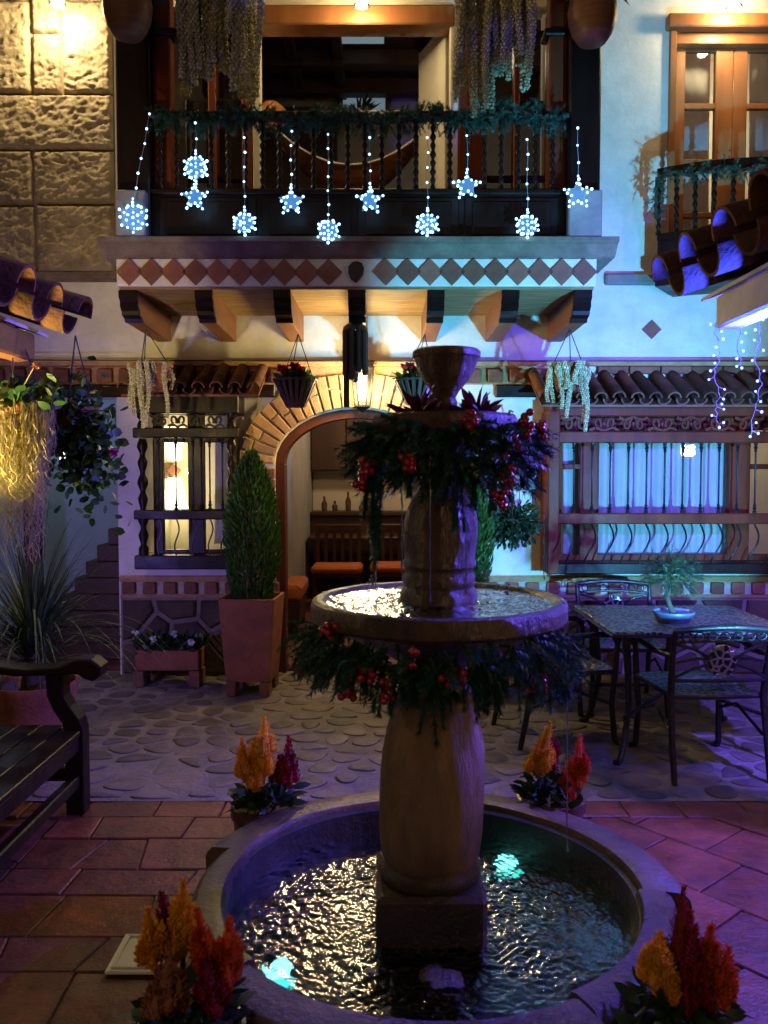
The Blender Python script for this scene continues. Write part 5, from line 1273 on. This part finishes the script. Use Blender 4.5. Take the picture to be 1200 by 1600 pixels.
b.build('bloom', M['petal_magenta'], t); MB().lathe([(.06, -.08), (.1, .0), (.11, .06), (.09, .06)], P(120, 655, 4.2), 14).build('pot', M['terracotta'], t); hang_cords(t, Vector((P(120, 655, 4.2).x, 4.2, 2.28)), P(120, 652, 4.2), .09)
# ================================================================== pots and planters on the ground
random.seed(91)
def plume(b, base, h, w_, n=260):
    base = Vector(base); k = random.randrange(7, 11); sub_ = [(base, h, w_ * .62)]
    for i in range(k):
        a = 2.4 * i + random.uniform(-.3, .3); t = random.uniform(.02, .5); hh = h * random.uniform(.32, .55) * (1 - t * .5)
        sub_.append((base + Vector((math.cos(a), math.sin(a), 0)) * w_ * .3 * (1 - t * .6) + Vector((0, 0, h * t * .8)), hh, w_ * random.uniform(.3, .42)))
    for (p0, hh, ww) in sub_:
        b.lathe([(.002, 0), (ww * .26, hh * .12), (ww * .32, hh * .35), (ww * .18, hh * .68), (ww * .04, hh * .96)], p0, 7)
        for i in range(int(n * (hh / h + .15))):
            t = random.random(); r = ww * .36 * (math.sin(math.pi * min(1, .14 + t * .9)) ** .8) * (1 - .3 * t); a = random.uniform(0, 6.283)
            b.leaf(p0 + Vector((r * math.cos(a), r * math.sin(a), hh * t * .95)), (math.cos(a) * .8, math.sin(a) * .8, .9), random.uniform(.007, .016), .005, -.2, seg=1)
def celosia(loc, label, plumes, dark=False):
    t = thing('celosia_pot', label, 'potted plant', loc, 'celosia pots round the fountain'); x, y = loc[0], loc[1]
    MB().lathe([(.07, 0), (.08, .01), (.105, .2), (.118, .33), (.128, .345), (.128, .385), (.118, .388), (.108, .36), (.02, .355)], (x, y, 0), 30).build('pot', M['glazed_pot'], t, smooth=40); b = MB()
    for i in range(130):
        a = random.uniform(0, 6.283); r = random.uniform(.01, .1); b.leaf((x + r * math.cos(a), y + r * math.sin(a), .37 + random.uniform(0, .08)), (math.cos(a), math.sin(a), random.uniform(.15, 1.4)), random.uniform(.035, .07), .026, .45, seg=3)
    b.build('leaves', M['leaf_dark'], t, smooth=80)
    for (dx, dy, z0, h, w_, mt) in plumes:
        b = MB(); plume(b, (0, 0, 0), h * random.uniform(.9, 1.08), w_ * random.uniform(1.15, 1.45)); mt4 = Matrix.Translation((x + dx, y + dy, z0)) @ Euler((random.uniform(-.16, .16), dx * 2.2 + random.uniform(-.12, .12), random.uniform(0, 6.28))).to_matrix().to_4x4(); b.v = [tuple(mt4 @ Vector(q)) for q in b.v]; b.build('plume', M[mt], t); MB().tube([(x + dx * .3, y + dy * .3, .36), (x + dx * .8, y + dy * .8, .43), (x + dx, y + dy, z0 + .03)], .006, 6).build('stalk', M['leaf_green'], t, smooth=60)
celosia((-.434, 3.0, 0), 'pot with two yellow and one dark red celosia plumes behind the basin on the left', [(-.07, -.01, .46, .19, .075, 'petal_yellow'), (-.01, .0, .47, .26, .1, 'petal_yellow'), (-.035, -.05, .43, .14, .07, 'petal_yellow'), (.085, .0, .44, .21, .075, 'petal_red'), (.06, .04, .42, .15, .06, 'petal_red')])
celosia((.625, 3.06, 0), 'pot with one orange and two red celosia plumes behind the basin on the right', [(-.055, -.01, .46, .22, .095, 'petal_yellow'), (.02, .04, .46, .17, .065, 'petal_red'), (.085, -.01, .42, .22, .085, 'petal_coral'), (.06, -.04, .38, .13, .06, 'petal_coral'), (.12, .0, .44, .15, .05, 'petal_coral')])
celosia((-.43, 1.76, 0), 'pot with yellow, salmon and red celosia plumes at the front left of the basin', [(-.07, .0, .52, .17, .07, 'petal_yellow'), (-.04, .05, .5, .2, .07, 'petal_red'), (-.01, .01, .53, .2, .07, 'petal_yellow'), (-.025, -.07, .46, .15, .08, 'petal_salmon'), (-.06, -.05, .45, .09, .045, 'petal_salmon'), (.06, .0, .49, .18, .065, 'petal_coral'), (.09, -.02, .48, .16, .06, 'petal_coral'), (.075, -.05, .45, .14, .07, 'petal_red')])
celosia((.645, 1.77, 0), 'pot with orange, dark red and coral celosia plumes at the front right of the basin', [(-.055, -.01, .47, .15, .075, 'petal_yellow'), (-.035, -.03, .45, .1, .05, 'petal_yellow'), (.0, .02, .42, .27, .085, 'petal_red'), (.025, -.04, .42, .2, .07, 'petal_red'), (.065, .0, .48, .18, .06, 'petal_coral'), (.08, -.03, .44, .14, .05, 'petal_coral')])
# white square tile lying on the floor
t = thing('ceramic_tile', 'white square ceramic tile with raised border lying on the clay floor', 'tile', (-.78, 2.67, 0))
MB().cbox(-.888, -.68, 2.565, 2.785, .004, .016, .004).build('plate', M['white_ceramic'], t)
for (a, b, c_, d_) in ((-.872, -.696, 2.58, 2.59), (-.872, -.696, 2.76, 2.77), (-.872, -.862, 2.592, 2.758), (-.706, -.696, 2.592, 2.758)): MB().cbox(a, b, c_, d_, .0165, .023, .002).build('border', M['white_ceramic'], t)
# tall terracotta planters with cypress
def cypress_planter(px, Y, rz, label, grp):
    x = X(px, Y); t = thing('cypress_planter', label, 'potted plant', (x, Y, 0), grp, rz); h0, h1 = .1, .7; a, b_ = .16, .2
    vs_ = []; 
    for (s, z) in ((a, h0), (b_, h1), (b_ - .02, h1), (b_ - .03, h1 - .06)): vs_ += [(-s, -s, z), (s, -s, z), (s, s, z), (-s, s, z)]
    fs_ = [(0, 3, 2, 1)] + [(k * 4 + i, k * 4 + (i + 1) % 4, k * 4 + 4 + (i + 1) % 4, k * 4 + 4 + i) for k in range(3) for i in range(4)] + [(12, 13, 14, 15)]
    MB().add(vs_, fs_).build('planter', M['terracotta'], t, world=False, bevel=.006)
    for (u, v) in ((-1, -1), (1, -1), (1, 1), (-1, 1)): MB().cbox(u * .12 - .035, u * .12 + .035, v * .12 - .06, v * .12 + .06, 0, .1, .006).build('foot', M['brick'], t, world=False)
    MB().box(-.17, .17, -.17, .17, .62, .645).build('soil', M['soil'], t, world=False)
    MB().tube([(0, 0, .64), (0, 0, 1.5)], [.02, .006], 7).build('trunk', M['bark'], t, world=False); b = MB()
    for i in range(8500):
        u = random.random(); z = .66 + 1.06 * u; prof = (.72 + .28 * math.sin(min(1, u * 3) * math.pi / 2)) * (1 - (max(0, u - .5) / .5) ** 1.7) ** .8 * .185 + .006
        aa = random.uniform(0, 6.283); lump = 1 + .16 * noise.noise(Vector((math.cos(aa) * 2, math.sin(aa) * 2, z * 6))); r = prof * lump * math.sqrt(random.uniform(.35, 1))
        b.leaf((r * math.cos(aa), r * math.sin(aa), z), (math.cos(aa) * .5, math.sin(aa) * .5, 1), random.uniform(.03, .065), .012, random.uniform(-.3, .1), seg=1)
    o = b.build('crown', M['cypress'], t, world=False); return t
cypress_planter(393, 6.02, R(-4), 'columnar cypress in a tall square terracotta planter left of the arch', 'cypress planters beside the arch')
cypress_planter(728, 6.05, R(4), 'columnar cypress mostly hidden behind the fountain right of the arch', 'cypress planters beside the arch')
# low planter box with pale pansies
t = thing('planter_box', 'low terracotta trough of dark plants with pale flowers below the grille window', 'planter', (X(260, 6.2), 6.2, 0)); x0, x1 = X(208, 6.15), X(309, 6.15)
MB().cbox(x0, x1, 6.12, 6.32, .12, .27, .008).build('trough', M['terracotta'], t)
for x in (x0 - .01, x1 - .07): MB().cbox(x, x + .08, 6.1, 6.3, 0, .118, .006).build('foot', M['brick'], t)
b = MB()
for i in range(330): b.leaf((random.uniform(x0, x1), random.uniform(6.12, 6.3), .25 + random.uniform(0, .09)), (random.gauss(0, .7), random.gauss(0, .7) - .3, 1), random.uniform(.04, .09), .03, .4)
b.build('leaves', M['leaf_dark'], t, smooth=80)
for (px, py) in ((211, 988), (299, 1003), (273, 990), (240, 998)):
    b = MB(); q = P(px, py, 6.08)
    for i in range(12): a = random.uniform(0, 6.283); b.leaf(q, (math.cos(a), -.35, math.sin(a)), .03, .026, .1)
    b.build('flower', M['petal_white'], t)
# big pot with long grassy leaves behind the bench
c = Vector((X(48, 4.55), 4.55, 0)); t = thing('grass_tree_pot', 'large terracotta pot with long arching grassy leaves behind the dark bench', 'potted plant', c)
MB().lathe([(.15, 0), (.16, .02), (.2, .25), (.225, .4), (.235, .42), (.235, .445), (.215, .445), (.2, .41), (.02, .4)], c, 34).build('pot', M['terracotta'], t, smooth=40)
boulder(c + Vector((.1, -.1, .42)), .05, 2, t, 'top_stone', M['wall_stone']); boulder(c + Vector((-.1, -.12, .42)), .06, 7, t, 'top_stone', M['wall_stone'])
MB().lathe([(.075, .4), (.06, .5), (.045, .62), (.03, .7)], c, 12).build('stem', M['bark'], t, smooth=50); b = MB()
def blade(b, p, az, el, L_, w_, droop):
    d = Vector((math.cos(az) * math.cos(el), math.sin(az) * math.cos(el), math.sin(el))); sd = Vector((-math.sin(az), math.cos(az), 0)); k0 = len(b.v); n = 9
    for i in range(n + 1):
        s = i / n; q = Vector(p) + d * L_ * s - Vector((0, 0, droop * L_ * s * s * s)); ww = w_ * (1 - s * .92)
        b.v += [tuple(q - sd * ww), tuple(q + Vector((0, 0, -ww * .5))), tuple(q + sd * ww)]
    for i in range(n):
        k = k0 + 3 * i; b.f += [(k, k + 1, k + 4, k + 3), (k + 1, k + 2, k + 5, k + 4)]
for i in range(300):
    az = random.uniform(0, 6.283); el = random.uniform(.25, 1.5); blade(b, c + Vector((0, 0, random.uniform(.5, .72))), az, el, random.uniform(.5, .95), random.choice((.006, .009, .012)), random.uniform(.2, .95) * math.cos(el) + .05)
b.build('leaves', M['grass_leaf'], t, smooth=60)
# ================================================================== dark wooden bench on the left
t = thing('wooden_bench', 'dark wooden settle with scrolled arm at the left edge', 'bench', (-1.7, 3.2, 0)); dw = M['dark_wood']; x1, x0 = -1.40, -2.0; ya, yb = 2.25, 3.9
for y in (ya, yb - .09):
    # front leg that sweeps up into the arm support
    pr = [(x1 - .085, 0), (x1, 0), (x1, .40), (x1 - .015, .45), (x1 - .06, .51), (x1 - .085, .56), (x1 - .09, .66), (x1 - .17, .66), (x1 - .165, .56), (x1 - .135, .49), (x1 - .095, .43), (x1 - .085, .38)]
    MB().prism(pr, y, y + .09, 'y').build('front_leg', dw, t, bevel=.006)
    MB().cbox(x0, x0 + .08, y, y + .09, 0, .95, .008).build('back_leg', dw, t)
    arm = [(x0 + .05, .72), (x1 - .25, .69), (x1 - .1, .70), (x1 - .02, .735), (x1 + .05, .735), (x1 + .095, .70), (x1 + .09, .655), (x1 + .055, .63), (x1 + .01, .645), (x1 - .015, .665), (x1 - .1, .66), (x1 - .3, .655), (x0 + .05, .68)]
    MB().prism(arm, y - .015, y + .105, 'y').build('arm', dw, t, bevel=.01)
    MB().cbox(x0 + .08, x1 - .085, y + .02, y + .07, .15, .21, .006).build('side_stretcher', dw, t)
for (z0, z1, nm) in ((.30, .375, 'front_rail'), (.13, .19, 'front_stretcher')): MB().cbox(x1 - .06, x1 - .015, ya + .09, yb - .09, z0, z1, .006).build(nm, dw, t)
for i in range(5): MB().cbox(x0 + .06 + .108 * i, x0 + .06 + .108 * i + .1, ya + .005, yb - .004 - (.0 if i < 4 else .09), .376, .4, .004).build('seat_plank', dw, t)
for i in range(7): MB().cbox(x0 + .02, x0 + .05, ya + .15 + .2 * i, ya + .23 + .2 * i, .402, .86, .005).build('back_slat', dw, t)
MB().cbox(x0 + .0, x0 + .07, ya + .09, yb - .09, .86, .95, .01).build('back_rail', dw, t)
# ================================================================== cast metal patio table and chairs
cast = bpy.data.materials.new('cast_lattice'); cast.use_nodes = True; nt = cast.node_tree; b_ = nt.nodes['Principled BSDF']; b_.inputs['Metallic'].default_value = .8; b_.inputs['Roughness'].default_value = .36
ed = tex(nt, 26, kind='edge'); nt.links.new(ramp(nt, ed, [(.10, (.3, .27, .28)), (.2, (.03, .028, .033))]), b_.inputs['Base Color']); bp = nt.nodes.new('ShaderNodeBump'); bp.inputs['Strength'].default_value = 1; bp.inputs['Distance'].default_value = .006; bp.invert = True
nt.links.new(ramp(nt, ed, [(.08, (0, 0, 0)), (.22, (1, 1, 1))]), bp.inputs['Height']); nt.links.new(bp.outputs[0], b_.inputs['Normal']); M['cast'] = cast
t = thing('patio_table', 'square cast metal patio table with lattice top before the long window', 'table', (1.73, 4.87, 0)); tx0, tx1, ty0, ty1 = 1.225, 2.23, 4.42, 5.32
MB().cbox(tx0, tx1, ty0, ty1, .725, .74, .005).build('tabletop', M['cast'], t); MB().cbox(tx0 - .006, tx1 + .006, ty0 - .006, ty1 + .006, .708, .7245, .006).build('top_edge', M['bronze'], t)
for (x, y, sx, sy) in ((tx0 + .1, ty0 + .1, -1, -1), (tx1 - .1, ty0 + .1, 1, -1), (tx0 + .1, ty1 - .1, -1, 1), (tx1 - .1, ty1 - .1, 1, 1)):
    MB().tube([(x, y, .708), (x - sx * .02, y - sy * .02, .5), (x - sx * .03, y - sy * .03, .3), (x, y, .12), (x + sx * .03, y + sy * .03, .02), (x + sx * .06, y + sy * .06, .012)], [.024, .02, .018, .018, .016, .022], 8).build('leg', M['bronze'], t, smooth=60)
for (a, b) in (((tx0 + .1, ty0 + .1), (tx1 - .1, ty1 - .1)), ((tx0 + .1, ty1 - .1), (tx1 - .1, ty0 + .1))): MB().tube([(a[0], a[1], .25), ((a[0] + b[0]) / 2, (a[1] + b[1]) / 2, .34), (b[0], b[1], .25)], .012, 6).build('stretcher', M['bronze'], t, smooth=60)
def patio_chair(loc, rz, label):
    t = thing('patio_chair', label, 'chair', loc, 'cast metal patio chairs', rz); bz = M['bronze']; kw = dict(world=False, smooth=50)
    # faces +Y locally
    b = MB(); n = 14; pts = []
    for i in range(n + 1): u = i / n; pts.append((-.24 + .48 * u, -.24 - .025 * math.sin(math.pi * u)))
    pts += [(.26, .22), (.2, .255), (-.2, .255), (-.26, .22)]; MB().prism(pts, .435, .45, 'z').build('seat', M['cast'], t, world=False, bevel=.004)
    MB().tube([(p[0], p[1], .438) for p in pts] + [(*pts[0], .438)], .012, 6, False).build('seat_rim', bz, t, **kw)
    for s in (-1, 1):
        MB().tube([(s * .25, -.33, .0), (s * .25, -.29, .2), (s * .245, -.25, .44), (s * .25, -.27, .62), (s * .255, -.32, .8)], [.016, .018, .02, .017, .014], 8).build('back_leg', bz, t, **kw)
        MB().tube([(s * .25, .29, .0), (s * .245, .25, .04), (s * .235, .235, .25), (s * .245, .25, .44), (s * .25, .26, .6), (s * .255, .23, .655)], [.022, .018, .017, .019, .016, .014], 8).build('front_leg', bz, t, **kw)
        MB().tube([(s * .255, -.28, .66), (s * .275, -.1, .65), (s * .28, .1, .665), (s * .27, .22, .66), (s * .265, .27, .63), (s * .262, .26, .605)], [.014, .015, .017, .018, .016, .012], 8).build('arm', bz, t, **kw)
        MB().tube([(s * .24, -.26, .24), (s * .225, 0, .33), (s * .24, .24, .24)], .009, 6).build('side_stretcher', bz, t, **kw)
    def by(z): return -.25 - (.02 if z < .6 else .02 + .05 * (z - .6) / .2)
    MB().tube([(-.255 + .51 * i / 12, by(.8) - .02 * math.sin(math.pi * i / 12), .795 + .02 * math.sin(math.pi * i / 12)) for i in range(13)], .016, 8).build('top_rail', bz, t, **kw)
    MB().tube([(-.25 + .5 * i / 12, by(.74) - .018 * math.sin(math.pi * i / 12), .735 + .012 * math.sin(math.pi * i / 12)) for i in range(13)], .009, 6).build('cross_rail', bz, t, **kw)
    MB().tube([(-.25 + .5 * i / 12, by(.52) - .018 * math.sin(math.pi * i / 12), .53) for i in range(13)], .01, 6).build('lower_rail', bz, t, **kw)
    for i in range(7):
        cx = -.195 + .065 * i; q = [(cx + .025 * math.cos(a), by(.765) - .018 * math.sin(math.pi * (cx + .25) / .5), .767 + .022 * math.sin(a)) for a in [math.pi / 5 * k for k in range(11)]]; MB().tube(q, .005, 5, False).build('ring', bz, t, **kw)
    for s in (-1, 1):
        for (z0, z1) in ((.725, .65), (.62, .65), (.54, .62)): MB().tube([(s * .245, by(z0), z0), (s * .15, by((z0 + z1) / 2) - .012, (z0 + z1) / 2 + .012), (s * .06, by(z1) - .02, z1)], .008, 6).build('lattice_bar', bz, t, **kw)
    MB().prism([(.075 * math.cos(a), .635 + .085 * math.sin(a)) for a in [math.pi / 9 * k for k in range(18)]], -.3, -.286, 'y').build('medallion', M['cast'], t, world=False, bevel=.004)
    return t
patio_chair((1.71, 4.5, 0), R(3), 'cast metal armchair with its back to the camera before the patio table')
patio_chair((1.06, 5.0, 0), R(-80), 'cast metal armchair at the left side of the patio table')
patio_chair((1.62, 5.62, 0), R(176), 'cast metal armchair beyond the patio table below the long window')
# bonsai on the table
c = P(1052, 962, 4.72); c.z = .741; t = thing('bonsai', 'feathery bonsai in a shallow blue pot on the patio table', 'bonsai', c)
MB().lathe([(.085, 0), (.09, .005), (.112, .05), (.118, .055), (.118, .066), (.106, .066), (.1, .055), (.01, .052)], c, 26).build('pot', M['blue_pot'], t, smooth=40)
tr = [c + Vector(v) for v in ((0, 0, .05), (-.025, 0, .1), (-.035, .01, .15), (-.02, 0, .2), (-.03, 0, .26), (-.02, 0, .33))]; MB().tube(tr, [.02, .016, .014, .012, .009, .005], 8).build('trunk', M['bark'], t, smooth=60); b = MB()
cc = c + Vector((-.01, 0, .28))
for i in range(210):
    d = Vector((random.gauss(0, 1), random.gauss(0, 1), random.gauss(0, .9))).normalized(); p = cc + Vector((d.x * .13, d.y * .13, d.z * .1)) * random.uniform(.3, 1); sprig(b, p, d + Vector((0, 0, .3)), random.uniform(.05, .085), 34, .026, .001, .3)
for (px, py) in ((1022, 850), (1038, 842), (1048, 845), (1060, 855), (1000, 862), (1085, 868)): sprig(b, P(px, py + 25, 4.72), (random.uniform(-.3, .3), 0, 1), .085, 40, .025, .001, .1)
o = b.build('crown', M['leaf_dark'], t)
